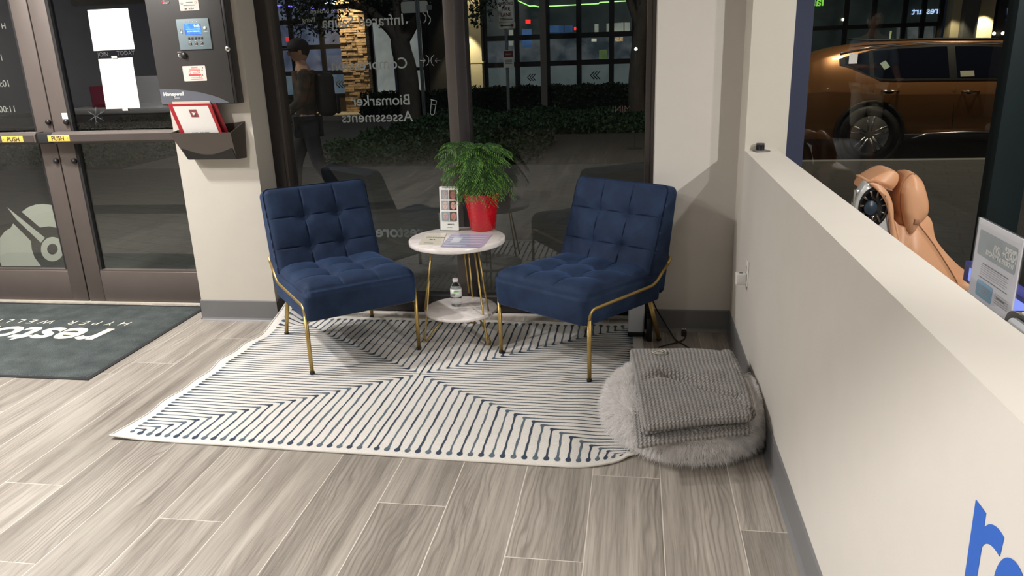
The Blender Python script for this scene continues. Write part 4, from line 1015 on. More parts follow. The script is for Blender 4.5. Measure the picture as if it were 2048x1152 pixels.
# ---------------------------------------------------------------- folded blanket
def blanket():
    t = NT('waffle_fleece'); tc = t.n('ShaderNodeAttribute', attribute_name='cuv'); so = t.n('ShaderNodeSeparateXYZ', {0: tc.outputs['Vector']})
    u, v = so.outputs[0], so.outputs[1]
    cu = t.math('MULTIPLY', u, 2*pi/.0165); zig = t.math('MULTIPLY', t.math('SINE', t.math('MULTIPLY', v, 2*pi/.020)), .55)
    a = t.math('MULTIPLY_ADD', t.math('SINE', t.math('ADD', cu, zig)), .5, .5)
    b_ = t.math('MULTIPLY_ADD', t.math('SINE', t.math('ADD', t.math('MULTIPLY', v, 2*pi/.0115), t.math('MULTIPLY', t.math('SINE', cu), 1.2))), .5, .5)
    nz = t.n('ShaderNodeTexNoise', {'Vector': co(t), 'Scale': 16, 'Detail': 4}).outputs[0]; fz = t.n('ShaderNodeTexNoise', {'Vector': co(t), 'Scale': 420, 'Detail': 3}).outputs[0]
    h = t.math('MULTIPLY', t.math('POWER', a, .7), t.math('MULTIPLY_ADD', b_, .55, .45))
    f = t.math('ADD', t.math('MULTIPLY', h, .55), t.math('ADD', t.math('MULTIPLY', nz, .35), t.math('MULTIPLY', fz, .25)))
    t.set(Base_Color=t.ramp(f, [(.25, (.135, .125, .120)), (.55, (.30, .285, .275)), (.9, (.48, .46, .445))]), Roughness=.95, Sheen_Weight=.4, Sheen_Roughness=.4)
    t.bump(t.math('ADD', h, t.math('MULTIPLY', fz, .35)), .9, .006)
    o = thing('blanket', 'folded grey waffle-knit blanket lying on the pale round pet bed', 'blanket', (BX-.02, BY+.05, .15))
    # outline on the bed, from the photo: far left, far right, near right, near left
    zt = .20
    def layer(name, cor, z0, thick, amp, seed, droop, nu=70, nv=60, fold=None):
        cor = [Vector((atz(x, y, z0+thick).x, atz(x, y, z0+thick).y)) for x, y in cor]
        rr = random.Random(seed); ph = [rr.uniform(0, 6) for _ in range(6)]
        W_ = (cor[1]-cor[0]).length; H_ = (cor[3]-cor[0]).length
        def top(u, v):
            # rounded outline
            uu = u; p = cor[3].lerp(cor[2], uu).lerp(cor[0].lerp(cor[1], uu), v)
            z = z0+thick+amp*(math.sin(u*5+v*3+ph[0])*.4+math.sin(v*8-u*4+ph[1])*.35+math.sin((u+v)*11+ph[2])*.15)
            if fold: z += fold(u, v)
            d = math.hypot(p.x-BX, p.y-BY)/BR
            if d > .8: z -= droop*(d-.8)
            return Vector((p.x, p.y, z))
        def edge(x, r): return 0 if x > r else 1-math.sqrt(max(0, 1-((r-x)/r)**2))
        g = [0, .004, .01, .02, .035, .06]; us = g+[.06+.88*i/nu for i in range(1, nu)]+[1-x for x in reversed(g)]
        gv = g+[.06+.88*i/nv for i in range(1, nv)]+[1-x for x in reversed(g)]
        V = []; uv = []; n = len(us); m = len(gv)
        for side in (1, -1):
            for j, v_ in enumerate(gv):
                for i, u_ in enumerate(us):
                    # soft corners
                    cu_ = min(max(u_, .05), .95); cv_ = min(max(v_, .05), .95); du, dv = u_-cu_, v_-cv_
                    L_ = max(abs(du), abs(dv)); hh = math.hypot(du, dv); k = L_/hh if hh > 1e-9 else 1
                    U2, V2 = cu_+du*k, cv_+dv*k
                    q = top(U2, V2); e = min(1, max(edge(min(u_, 1-u_), .035), edge(min(v_, 1-v_), .035)))
                    half = thick/2*(1-e)
                    zc = q.z-thick/2
                    V.append((q.x, q.y, zc+side*half)); uv.append((U2*W_, V2*H_, side))
        F = []
        for s_ in (0, 1):
            o_ = s_*n*m
            for j in range(m-1):
                for i in range(n-1):
                    f_ = (o_+j*n+i, o_+j*n+i+1, o_+(j+1)*n+i+1, o_+(j+1)*n+i); F.append(f_ if s_ == 0 else f_[::-1])
        b = MB(); b.v = V; b.f = F; b.mats = [t.m]; b.m = [0]*len(F); b.sm = [True]*len(F)
        ob = b.build(name, o, world=True); A = ob.data.attributes.new('cuv', 'FLOAT_VECTOR', 'POINT'); A.data.foreach_set('vector', [c for q in uv for c in q])
        bm = bmesh.new(); bm.from_mesh(ob.data); bmesh.ops.remove_doubles(bm, verts=bm.verts[:], dist=2e-5); bm.to_mesh(ob.data); bm.free()
        return ob
    layer('lower_fold', [(1252, 712), (1462, 716), (1508, 852), (1272, 876)], .142, .026, .004, 1, .04)
    layer('middle_fold', [(1258, 702), (1440, 712), (1488, 832), (1284, 856)], .164, .020, .004, 2, .03)
    def bump_(u, v):
        # the puckers: a long diagonal crease and a raised flap
        c = v-(.62-.55*(u-.25)) if u > .12 else 9
        z = -.026*math.exp(-(c/.04)**2)*min(1, (u-.12)/.2) if u > .12 else 0
        c2 = v-(.40+.16*math.sin(u*3.6+.3)); z += -.026*math.exp(-(c2/.035)**2)*math.sin(pi*min(1, max(0, (u-.02)/.8)))
        z += .022*math.exp(-(((u-.22)/.14)**2+((v-.60)/.14)**2))+.018*math.exp(-(((u-.75)/.18)**2+((v-.58)/.10)**2))
        z += .010*math.exp(-(((v-.9)/.10)**2))
        return z
    tl = layer('top_fold', [(1258, 690), (1462, 700), (1506, 826), (1289, 846)], .182, .030, .006, 3, .03, 96, 90, bump_)
    # rolled fold joining the layers along the wall side
    A_ = [atz(x, y, .178) for x, y in ((1458, 712), (1474, 745), (1490, 785), (1500, 828))]; A_ = [Vector((p_.x-.012, p_.y, .178)) for p_ in A_]; A_ = cr(A_, 8)
    b = MB().tube(A_, .033, t.m, 20); sf = b.build('side_fold', o, world=True); at2 = sf.data.attributes.new('cuv', 'FLOAT_VECTOR', 'POINT')
    at2.data.foreach_set('vector', [c_ for i in range(len(A_)) for k in range(20) for c_ in (k/20*.207, i*.012, 0)])
    b = MB(); c = atz(1318, 704, .225)
    m_cr = mat('cream_badge', (.62, .59, .52), .9, bump=.4)
    E_ = [(c.x+.030*math.cos(a*pi/16), c.y+.026*math.sin(a*pi/16)) for a in range(32)]
    b.tube([(x, y, .2275) for x, y in E_], .0022, m_cr, 6, closed=True)
    E2 = [(c.x+.016*math.cos(a*pi/12), c.y+.013*math.sin(a*pi/12)) for a in range(24)]; b.tube([(x, y, .2275) for x, y in E2], .0018, m_cr, 6, closed=True)
    b.tube([(c.x-.022, c.y-.010, .228), (c.x-.006, c.y+.006, .228), (c.x+.008, c.y-.004, .228), (c.x+.022, c.y+.008, .228)], .0015, m_cr, 6)
    b.build('stitched_badge', o, world=True, label='cream stitched round badge')
blanket()

# ---------------------------------------------------------------- tower heater behind the chair, cord
p = atz(1256, 674, 0); p2 = atz(1288, 677, 0)
hx0, hx1, hy = p.x, p2.x, 3.86
ht = thing('floor_unit', 'upright white and black appliance standing behind the chair by the half wall', 'appliance', ((hx0+hx1)/2, hy+.06, 0))
m_si = mat('pale_grey_plastic', (.72, .76, .82), .35, 0, var=.03)
MB().prism(rbox((hx0+hx1)/2, hy+.020, hx1-hx0, .04, .012), .034, .42, m_si).build('front_panel', ht, world=True)
MB().box((hx0-.002, hy-.002, .008), (hx1+.002, hy+.10, .034), m_black, .004).build('base', ht, world=True)
MB().box((hx0+.006, hy+.041, .034), (hx1+.045, hy+.068, .42), m_black, .006).build('rear_housing', ht, world=True)
MB().box((hx1+.012, hy-.05, .0005), (hx1+.040, hy+.07, .13), m_black, .004).build('side_foot', ht, world=True)
b = MB(); g = lambda x, y, z=.006: Vector((atz(x, y, z).x, atz(x, y, z).y, z))
P = [Vector((.10, 3.95, .30)), Vector((.11, 3.93, .18)), g(1335, 655, .03), g(1352, 680), g(1369, 690), Vector((.30, 3.66, .006)), Vector((.26, 3.45, .006))]
b.tube(cr(P), .0035, m_black, 8); cb = b.build('power_cord')
tag(cb, 'black cord hanging from behind the chair down to the floor', 'cord')
P = [g(1318, 694), g(1340, 688), g(1360, 683), g(1370, 676, .012), g(1369, 668, .035)]
b = MB().tube(cr(P), .0035, m_black, 8); cb = b.build('plug_cord'); tag(cb, 'short black cord ending in a plug beside the baseboard', 'cord')
pp = g(1368, 668, .035)
MB().box((pp.x-.014, pp.y-.010, pp.z-.012), (pp.x+.014, pp.y+.012, pp.z+.018), m_black, .004).tube([(pp.x-.006, pp.y, pp.z+.017), (pp.x-.006, pp.y, pp.z+.033)], .002, m_steel, 6).tube([(pp.x+.006, pp.y, pp.z+.017), (pp.x+.006, pp.y, pp.z+.033)], .002, m_steel, 6).build('plug', cb)

# ---------------------------------------------------------------- outlet and charger
ol = thing('wall_outlet', 'white outlet plate on the half wall above the pet bed', 'outlet', (XH, 3.44, .46))
a = atx(1491, 517, XH); c = atx(1499, 580, XH)
oy0, oy1, oz0, oz1 = 3.405, 3.475, .435, .550
MB().box((XH-.005, oy0, oz0), (XH-.0003, oy1, oz1), m_whitep, .0018).build('cover_plate', ol, world=True)
for zc in (.518, .467):
    b = MB().prism([(3.44+y*1, zc+z) for y, z in rbox(0, 0, .034, .030, .010)], 0, .0015, mat('outlet_face', (.72, .71, .69), .4), Matrix(((0, 0, -1, XH-.005), (1, 0, 0, 0), (0, 1, 0, 0), (0, 0, 0, 1))))
    for dy in (-.007, .007): b.box((XH-.0070, 3.44+dy-.0012, zc-.003), (XH-.0064, 3.44+dy+.0012, zc+.006), m_ink)
    b.build('socket', ol, world=True)
chg = thing('charger', 'white charging block plugged into the outlet on the half wall', 'charger', (XH-.03, 3.44, .46))
MB().box((XH-.052, 3.418, .440), (XH-.0066, 3.462, .492), m_whitep, .004).build('block', chg, world=True)
MB().box((XH-.036, 3.434, .4915), (XH-.022, 3.446, .4926), m_ink).build('usb_port', chg, world=True)

# ---------------------------------------------------------------- things on the half wall ledge
q = atz(1522, 303, HW)
tl_ = thing('slate_tile', 'thin dark square tile lying at the far end of the half wall ledge', 'tile', (q.x, q.y, HW+.001), math.radians(12))
MB().box((-.032, -.032, .0004), (.032, .030, .006), mat('dark_slate', (.13, .13, .135), .4), .0015).build('plate', tl_)
jr = thing('puck_jar', 'small round black ribbed container on the dark tile at the ledge end', 'container', (q.x-.004, q.y+.004, HW+.0072))
b = MB(); prof = [(0, 0), (.018, 0), (.019, .002)]
K = 48; V = []; 
for zi, z in enumerate((0.001, .022)):
    for k in range(K): r = .0190 if k % 2 else .0178; V.append((r*math.cos(2*pi*k/K), r*math.sin(2*pi*k/K), z))
b.add(V, [(k, (k+1) % K, K+(k+1) % K, K+k) for k in range(K)]+[tuple(range(K-1, -1, -1)), tuple(range(K, 2*K))], m_blackg).build('jar_body', jr)
MB().lathe([(.0193, .0222), (.0193, .029), (.018, .031), (0, .031)], mat('jar_lid', (.05, .05, .055), .3), 40).build('lid', jr)

# blue wall logo on the half wall
m_logo = mat('logo_blue', (.022, .115, .50), .55, var=.02)
zl = lambda x, y: atx(1700+x*348/1591, 900+y*252/1152, XH)
def curveq(p0, p1, p2, n=8): return [(p0[0]*(1-t_)**2+2*p1[0]*t_*(1-t_)+p2[0]*t_*t_, p0[1]*(1-t_)**2+2*p1[1]*t_*(1-t_)+p2[1]*t_*t_) for t_ in [i/n for i in range(n+1)]]
R_ = [(1158, 455), (1248, 578), (1230, 712)]+curveq((1234, 708), (1262, 680), (1292, 678), 5)[1:]+curveq((1292, 678), (1355, 690), (1414, 802), 8)[1:]+[(1374, 975)]+curveq((1374, 975), (1310, 855), (1250, 856), 8)[1:]+curveq((1250, 856), (1222, 862), (1208, 892), 5)[1:]
# stem continues below the frame
d = (R_[-1][0]-1166, R_[-1][1]-1152)
R_ += [(1166, 1152), (1130, 1420), (1018, 1400), (1056, 1152)]
P = [zl(x, y) for x, y in R_]; b = MB(); n = len(P)
P0 = [Vector((XH-.0002, p_.y, p_.z)) for p_ in P]; P1 = [Vector((XH-.0014, p_.y, p_.z)) for p_ in P]
b.add(P0+P1, [tuple(range(n)), tuple(range(2*n-1, n-1, -1))]+[(i, n+i, n+(i+1) % n, (i+1) % n) for i in range(n)], m_logo)
# the next letter, an e, rising into the corner of the view
cy_, cz_ = zl(1640, 1250).y, zl(1640, 1250).z
top_ = zl(1520, 1022); a1 = zl(1400, 1152)
cE = Vector((XH-.0008, top_.y-.004, top_.z-.062)); ro_, ri_ = .062, .034
K = 40; V = []
for k in range(K+1):
    a = math.radians(-40)+math.radians(320)*k/K
    for r in (ro_, ri_): V.append((XH-.0012, cE.y-math.cos(a)*r*.78, cE.z+math.sin(a)*r))
b.add(V, [(2*k, 2*k+1, 2*k+3, 2*k+2) for k in range(K)], m_logo)
b.add([(XH-.0012, cE.y-.045, cE.z-.010), (XH-.0012, cE.y+.040, cE.z-.010), (XH-.0012, cE.y+.040, cE.z+.012), (XH-.0012, cE.y-.045, cE.z+.012)], [(0, 1, 2, 3)], m_logo)
tag(b.build('wall_logo'), 'large blue lettering on the half wall face at lower right', 'lettering')

# ---------------------------------------------------------------- treatment bay: massage chair
m_tan = mat('tan_leather', (.60, .32, .175), .42, var=.06, vscale=5, bump=.15, bscale=160)
m_tand = mat('tan_leather_seam', (.30, .14, .08), .6)
m_shell = mat('silver_shell', (.62, .64, .64), .28, .25, var=.03)
mc = thing('massage_chair', 'tan leather massage chair with a silver side shell beyond the half wall', 'massage chair', (1.25, 2.7, 0))
YM = 3.36
def prof_extr(b, P, y0, y1, m, bevel=.02, smooth=True):
    """P: (x, z) outline extruded along y with a rounded edge"""
    n = len(P); c = (sum(p[0] for p in P)/n, sum(p[1] for p in P)/n); rings = []
    for (y, s_) in ((y0, 1-.10*bevel/.02*.35), (y0+bevel*.3, 1-.04*bevel/.02*.35), (y0+bevel, 1), ((y0+y1)/2, 1.0), (y1-bevel, 1), (y1-bevel*.3, 1-.04*bevel/.02*.35), (y1, 1-.10*bevel/.02*.35)):
        rings.append([(c[0]+(x-c[0])*s_, y, c[1]+(z-c[1])*s_) for x, z in P])
    V = [p for r in rings for p in r]; F = [(j*n+i, j*n+(i+1) % n, (j+1)*n+(i+1) % n, (j+1)*n+i) for j in range(len(rings)-1) for i in range(n)]
    F += [tuple(range(n-1, -1, -1)), tuple(range((len(rings)-1)*n, len(rings)*n))]
    return b.add(V, F, m, smooth)
def crp(P, n=6, closed=False):
    P = [Vector((a_, c_, 0)) for a_, c_ in P]
    if closed:
        N = len(P); out = []
        for i in range(N):
            a, b_, c, d = P[i-1], P[i], P[(i+1) % N], P[(i+2) % N]
            for k in range(n): t_ = k/n; q_ = .5*((2*b_)+(c-a)*t_+(2*a-5*b_+4*c-d)*t_*t_+(3*b_-a-3*c+d)*t_**3); out.append((q_.x, q_.y))
        return out
    return [(q_.x, q_.y) for q_ in cr(P, n)]
M8 = lambda x, y: (1690+x*170/1152, 330+y*170/1152)
onY = lambda pts, Y: [(at(*M8(x, y), Y).x, at(*M8(x, y), Y).z) for x, y in pts]
mc.location = (1.9, 3.6, 0)
sh = onY([(310, 240), (420, 330), (500, 430), (560, 570), (585, 720), (610, 950), (640, 1150), (300, 1150), (180, 900), (130, 620), (165, 450), (230, 330)], YM)
b = MB(); prof_extr(b, crp(sh, 6, True), YM, YM+.07, m_shell, .02); b.build('side_shell', mc, world=True)
sc = at(*M8(385, 575), YM-.001); RS = .058
TM = Matrix.Translation(sc) @ Matrix.Rotation(pi/2, 4, 'X') @ Matrix.Diagonal((1.0, 1.42, 1, 1))
sp_ = MB(); sp_.lathe([(0, -.006), (RS*.5, -.006), (RS*.92, .001), (RS, .004), (RS*1.03, .003), (RS*1.05, 0)], m_blackg, 48, TM)
for k in range(11):
    a = 2*pi*(k+.3)/11; d_ = Vector((math.cos(a), 0, math.sin(a)*1.35))
    sp_.tube([sc+d_*RS*.45+Vector((0, .002, 0)), sc+d_*RS*.96+Vector((0, -.003, 0))], [.003, .006], mat('chrome_fin', (.20, .16, .13), .15, .8) if k == 0 else sp_.mats[-1], 8)
s_o = sp_.build('speaker', mc, world=True)
MB().lathe([(RS*.46, .000), (RS*.46, .010), (RS*.42, .014), (0, .014)], mat('speaker_cap', (.02, .035, .055), .35), 32, Matrix.Translation(sc+Vector((-.014, 0, 0))) @ Matrix.Rotation(pi/2, 4, 'X') @ Matrix.Diagonal((1.0, 1.15, 1, 1))).build('speaker_cap', s_o, world=True)
ck = at(*M8(170, 400), YM+.02)
MB().box((ck.x-.012, ck.y, ck.z-.04), (ck.x+.010, ck.y+.03, ck.z+.02), m_steel, .004).build('chrome_clip', mc, world=True)
hood = onY([(232, 330), (300, 225), (450, 130), (590, 72), (690, 84), (735, 140), (710, 250), (620, 338), (480, 270), (400, 235), (330, 232), (270, 300)], YM+.06)
b = MB(); prof_extr(b, crp(hood, 5, True), YM+.045, YM+.22, m_tan, .05); b.build('hood', mc, world=True)
band = onY([(318, 238), (420, 240), (520, 300), (590, 400), (640, 560), (650, 760), (700, 990), (740, 1160), (640, 1160), (606, 950), (586, 760), (566, 580), (500, 430), (410, 325)], YM+.01)
b = MB(); prof_extr(b, crp(band, 5, True), YM-.008, YM+.22, m_tan, .02); b.build('side_pad', mc, world=True)
b = MB(); b.tube([Vector((x_, YM+.005, z_)) for x_, z_ in crp(onY([(300, 232), (400, 225), (480, 265), (560, 320), (640, 345)], YM+.005), 5)], .0035, m_tand, 8)
b.tube([Vector((x_, YM-.010, z_)) for x_, z_ in crp(onY([(318, 243), (420, 322), (510, 430), (572, 570), (592, 740), (620, 960)], YM-.01), 5)], .0022, m_tand, 8)
b.build('seam_cord', mc, world=True)
Fm = lambda x, y: ((x-1690)*1152/170, (y-330)*1152/170)
bp_ = onY([Fm(1790, 430), Fm(1848, 425), Fm(1862, 468), Fm(1885, 500), Fm(1915, 530), Fm(1945, 556), Fm(1990, 640), Fm(1900, 700), Fm(1830, 560), Fm(1795, 500)], YM+.10)
b = MB(); prof_extr(b, crp(bp_, 5, True), YM+.05, YM+.50, m_tan, .03); b.build('back_pad', mc, world=True)
inn = onY([Fm(1783, 440), Fm(1800, 450), Fm(1838, 447), Fm(1870, 490), Fm(1905, 545), Fm(1925, 580), Fm(1920, 680), Fm(1830, 600), Fm(1790, 510)], YM+.04)
b = MB(); prof_extr(b, crp(inn, 5, True), YM+.02, YM+.12, m_tan, .02); b.build('back_side_panel', mc, world=True)
sv = [Vector((x_, YM+.018, z_)) for x_, z_ in crp(onY([Fm(1838, 449), Fm(1870, 492), Fm(1905, 547), Fm(1922, 580)], YM+.018), 5)]
MB().tube(sv, .0016, m_tand, 6).build('back_seam', mc, world=True)
out = [M8(x, y) for x, y in ((870, 75), (985, 160), (1045, 310), (1078, 480), (1070, 620), (1010, 720), (930, 800), (830, 935), (765, 880), (725, 740), (695, 560), (690, 380), (720, 220), (790, 120))]
Yp = YM+.085; P = [at(x, y, Yp) for x, y in out]; c = sum(P, Vector())/len(P); P = [Vector((q_[0], Yp, q_[1])) for q_ in crp([(p_.x, p_.z) for p_ in P], 5, True)]
n = len(P); V = []
RG = ((-.100, .25), (-.098, .50), (-.090, .72), (-.075, .86), (-.052, .95), (-.02, .995), (0, 1.0), (.05, .97), (.12, .88), (.17, .60), (.18, .2))
for (dy, k) in RG: V += [Vector((c.x+(p_.x-c.x)*k, Yp+dy, c.z+(p_.z-c.z)*k)) for p_ in P]
m_ = len(RG); F = [(j*n+i, j*n+(i+1) % n, (j+1)*n+(i+1) % n, (j+1)*n+i) for j in range(m_-1) for i in range(n)]+[tuple(range(n-1, -1, -1)), tuple(range((m_-1)*n, m_*n))]
pw = MB().add(V, F, m_tan, True).build('head_pillow', mc, world=True)
MB().tube([Vector((c.x+(p_.x-c.x)*.945, Yp-.052, c.z+(p_.z-c.z)*.95)) for p_ in P[int(n*.52):]+P[:2]], .0030, m_tand, 6).build('pillow_piping', pw, world=True)
MB().box((at(1834, 440, Yp-.1).x-.010, Yp-.105, at(1834, 444, Yp-.1).z-.010), (at(1834, 440, Yp-.1).x+.012, Yp-.05, at(1834, 444, Yp-.1).z+.012), m_tand, .003).build('pillow_tab', pw, world=True)
a = at(1928, 562, YM+.03)
MB().ball((a.x+.02, YM+.08, a.z-.03), (.075, .09, .045), m_tan, e=.8).build('arm_roll', mc, world=True)
cx_ = sc.x
MB().box((cx_+.05, YM+.05, .16), (cx_+.85, YM+.50, .30), m_tan, .05).build('seat_pad', mc, world=True)
MB().box((cx_-.02, YM+.02, .002), (cx_+.8, YM+.54, .20), m_shell, .05).build('base', mc, world=True)

# ---------------------------------------------------------------- desk behind the half wall with sign, screen, terminal
dk = thing('bay_desk', 'narrow white desk behind the half wall, hidden below the ledge', 'desk', (.83, 1.5, 0))
MB().box((.672, .75, .80), (1.0, 2.0, .835), m_whitep, .004).build('desk_top', dk, world=True)
for (x, y) in ((.69, .78), (.98, .78), (.69, 1.97), (.98, 1.97)): MB().box((x-.018, y-.018, .0005), (x+.018, y+.018, .80), m_steel, .003).build('leg', dk, world=True)
SX = .80
a = atx(1960, 438.5, SX); c = atx(2048, 471, SX); sw_ = .216
Y1 = a.y; Y0_ = Y1-sw_; ZT = (a.z+c.z)/2; ZB = .836
sg = thing('sign_holder', 'clear upright sign holder with a white printed sheet behind the half wall ledge', 'sign holder', (SX, (Y0_+Y1)/2, ZB))
MB().box((SX-.004, Y0_, ZB), (SX-.0025, Y1, ZT), m_clear).box((SX+.0025, Y0_, ZB), (SX+.004, Y1, ZT), m_clear).box((SX-.04, Y0_, ZB), (SX+.04, Y1, ZB+.003), m_clear).build('acrylic_frame', sg, world=True)
t = NT('sign_sheet'); df = t.n('ShaderNodeBsdfDiffuse', {'Color': (.74, .72, .74)}); tr_ = t.n('ShaderNodeBsdfTranslucent', {'Color': (.74, .73, .78)})
t.t.links.new(t.n('ShaderNodeMixShader', {0: .45, 1: df, 2: tr_}).outputs[0], t.out.inputs[0]); m_sheet = t.m
b = MB().box((SX-.0015, Y0_+.001, ZB+.004), (SX+.0015, Y1-.001, ZT-.002), m_sheet); b.build('sign_sheet', sg, world=True)
# print shows reversed through the sheet; wall matrix facing -x
def SM(y, z): return Matrix(((0, 0, -1, SX-.0022), (1, 0, 0, y), (0, 1, 0, z), (0, 0, 0, 1)))
def SP(u, v): return (Y1-sw_*u, ZT-(ZT-ZB)*v)       # u from the far edge toward the camera
b = MB(); m_hd = mat('grey_print_header', (.30, .34, .37), .6, var=.25, vscale=18); m_bl = mat('blue_print_box', (.18, .38, .58), .6); m_bl2 = mat('blue_print_bar', (.17, .28, .42), .6)
def rr_(u0, u1, v0, v1, m, r=.006, dz=0):
    (ya_, za_), (yb_, zb_) = SP(u0, v0), SP(u1, v1); b.prism([(y, z) for y, z in rbox((ya_+yb_)/2, (za_+zb_)/2, abs(yb_-ya_), abs(zb_-za_), r)], 0, .0005+dz, m, SM(0, 0))
rr_(.08, .94, .10, .33, m_hd); rr_(.18, .56, .55, .70, m_bl); rr_(.20, .96, .735, .80, m_bl2, .001)
m_ln = mat('faint_print', (.44, .43, .46), .7); m_dk = mat('dark_print', (.16, .15, .17), .7)
for k in range(6): rr_(.22+.03*(k == 0), .84-.03*(k % 2), .385+.020*k, .392+.020*k, m_ln if k else m_dk, .0005)
for k in range(5): rr_(.20, .86, .545-.03+.0+.0, .522, m_dk, .0005) if k == 0 else None
for k in range(5): rr_(.62, .92, .575+.02*k, .582+.02*k, m_ln, .0005)
rr_(.66, .84, .60, .612, m_dk, .0005)
for k in range(4): rr_(.25, .50, .585+.022*k, .592+.022*k, m_ln, .0005, .0004)
for (t_, u, v, s_, m) in (('restore', .82, .165, .018, m_whitep), ('NAD+ (IV)', .70, .235, .024, m_whitep), ('IV DRIPS & IM SHOTS', .60, .290, .0145, m_whitep)):
    y, z = SP(u, v); b.text(t_, s_, m, Matrix(((0, 0, -1, SX-.0031), (1, 0, 0, y), (0, 1, 0, z), (0, 0, 0, 1))) , bold=.0003)
rr_(.48, .70, .835, .842, m_dk, .0005); rr_(.42, .62, .90, .906, m_ln, .0005)
b.build('print', sg, world=True)
bx = thing('screen_box', 'glowing violet-blue screen box standing behind the white sign sheet', 'screen', (.90, 1.55, ZB))
zt2 = atx(1950, 527, .90).z; yb = atx(1937, 540, .90).y
MB().box((.888, yb-.42, ZB+.02), (.93, yb, zt2), mat('indigo_box', (.03, .035, .22), .4), .003).build('housing', bx, world=True)
MB().add([(.8870, yb-.41, ZB+.03), (.8870, yb-.035, ZB+.03), (.8870, yb-.035, zt2-.01), (.8870, yb-.41, zt2-.01)], [(0, 1, 2, 3)], emat('violet_screen', (.26, .34, 1.0), .75)).build('screen', bx, world=True)
MB().box((.86, yb-.30, ZB), (.96, yb-.12, ZB+.022), m_black, .003).build('foot', bx, world=True)
# rounded terminal at the frame corner
tm = thing('desk_terminal', 'rounded black and silver desk terminal behind the ledge at the right edge', 'terminal', (.72, 1.33, ZB))
q = atx(2046, 622, .70); yt = q.y
b = MB(); zt3 = q.z
b.prism([(y, z) for y, z in rbox(yt-.10, .5*(ZB+zt3), .26, zt3-ZB, .035, 8)], -.15, 0, m_blackg, Matrix(((0, 0, -1, .685), (1, 0, 0, 0), (0, 1, 0, 0), (0, 0, 0, 1))))
b.build('housing', tm, world=True)
b = MB().prism([(y, z) for y, z in rbox(yt-.105, .5*(ZB+zt3)+.004, .225, zt3-ZB-.024, .028, 8)], 0, .006, m_si, Matrix(((0, 0, -1, .685), (1, 0, 0, 0), (0, 1, 0, 0), (0, 0, 0, 1)))); b.build('side_trim', tm, world=True)
b = MB().box((.69, yt-.20, zt3-.002), (.83, yt-.015, zt3+.004), m_whitep, .002).box((.70, yt-.19, zt3+.003), (.82, yt-.03, zt3+.0052), mat('grey_screen', (.25, .28, .24), .3)); b.build('top_screen', tm, world=True)
# ================================================================ outside
YF_ = 21.0
m_pave = None
def paving(name, a_, b_, c_, s1, s2):
    t = NT(name); v = co(t)
    br = t.n('ShaderNodeTexBrick', {'Vector': t.n('ShaderNodeMapping', {'Vector': v, 'Rotation': (0, 0, math.radians(18))}), 'Color1': a_, 'Color2': b_, 'Mortar': c_, 'Scale': 1.0, 'Mortar Size': .008, 'Brick Width': s1, 'Row Height': s2})
    nz = t.n('ShaderNodeTexNoise', {'Vector': t.n('ShaderNodeMapping', {'Vector': v, 'Scale': (2, 9, 1)}), 'Scale': 3.0, 'Detail': 5}).outputs[0]
    t.set(Base_Color=t.mix(.6, br.outputs[0], t.mix(nz, [c*.4 for c in a_], [c*1.5 for c in a_])), Roughness=.85); return t.m
m_pave = paving('sidewalk_pavers', (.062, .060, .055), (.082, .080, .072), (.022, .022, .020), .46, .23)
m_asph = mat('asphalt', (.030, .031, .033), .85, var=.3, vscale=40, bump=.4)
m_conc = mat('concrete_kerb', (.22, .22, .20), .85, var=.15, vscale=12)
m_soil = mat('mulch', (.040, .034, .026), 1, var=.5, vscale=20, bump=.6, bscale=60, bdist=.02)
struct(MB().box((-16, 4.42, -.20), (12, 10.4, -.03), m_pave).box((-16, 4.32, -.2), (12, 4.42, -.031), m_conc).build('sidewalk'))
struct(MB().box((-22, 10.4, -.40), (24, 30, -.15), m_asph).build('street'))
struct(MB().box((1.2, 10.4, -.15), (24, 10.55, -.03), m_conc).build('kerb'))
# planting island between the walk and the far storefronts
struct(MB().box((-18, 10.4, -.149), (1.2, 18.0, -.04), m_soil).build('planting_bed'))
struct(MB().box((-18, 18.0, -.149), (1.6, 18.45, .005), m_conc).build('island_kerb'))
struct(MB().box((-22, 18.45, -.149), (20, 21.6, -.03), m_conc).build('far_sidewalk'))
# path crossing the bed at the left
struct(MB().box((-7.6, 10.401, -.148), (-4.55, 17.99, -.025), mat('path_concrete', (.13, .125, .115), .9, var=.2, vscale=6)).build('garden_path'))

def leaf_mass(name, box, n, size, m, rr, shape=None, lean=.5):
    V = []; F = []; (x0, y0, z0), (x1, y1, z1) = box
    for _ in range(n):
        while True:
            p = Vector((rr.uniform(x0, x1), rr.uniform(y0, y1), rr.uniform(z0, z1)))
            if shape is None or shape(p): break
        d = Vector((rr.uniform(-1, 1), rr.uniform(-1, 1), rr.uniform(-.3, 1))).normalized(); s_ = d.orthogonal().normalized(); s_ = Matrix.Rotation(rr.uniform(0, 6.3), 3, d) @ s_
        L = size*rr.uniform(.7, 1.3); w_ = L*.32; i = len(V)
        V += [tuple(p), tuple(p+d*L*.5+s_*w_), tuple(p+d*L), tuple(p+d*L*.5-s_*w_)]; F.append((i, i+1, i+2, i+3))
    b = MB(); b.v = V; b.f = F; b.mats = [m]; b.m = [0]*n; b.sm = [False]*n; return b
m_leafd = mat('hedge_leaf', (.022, .040, .014), .6, var=.5, vscale=6); m_leafm = mat('ground_leaf', (.022, .060, .018), .6, var=.5, vscale=6)
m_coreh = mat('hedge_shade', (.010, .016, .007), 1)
rr = random.Random(21)
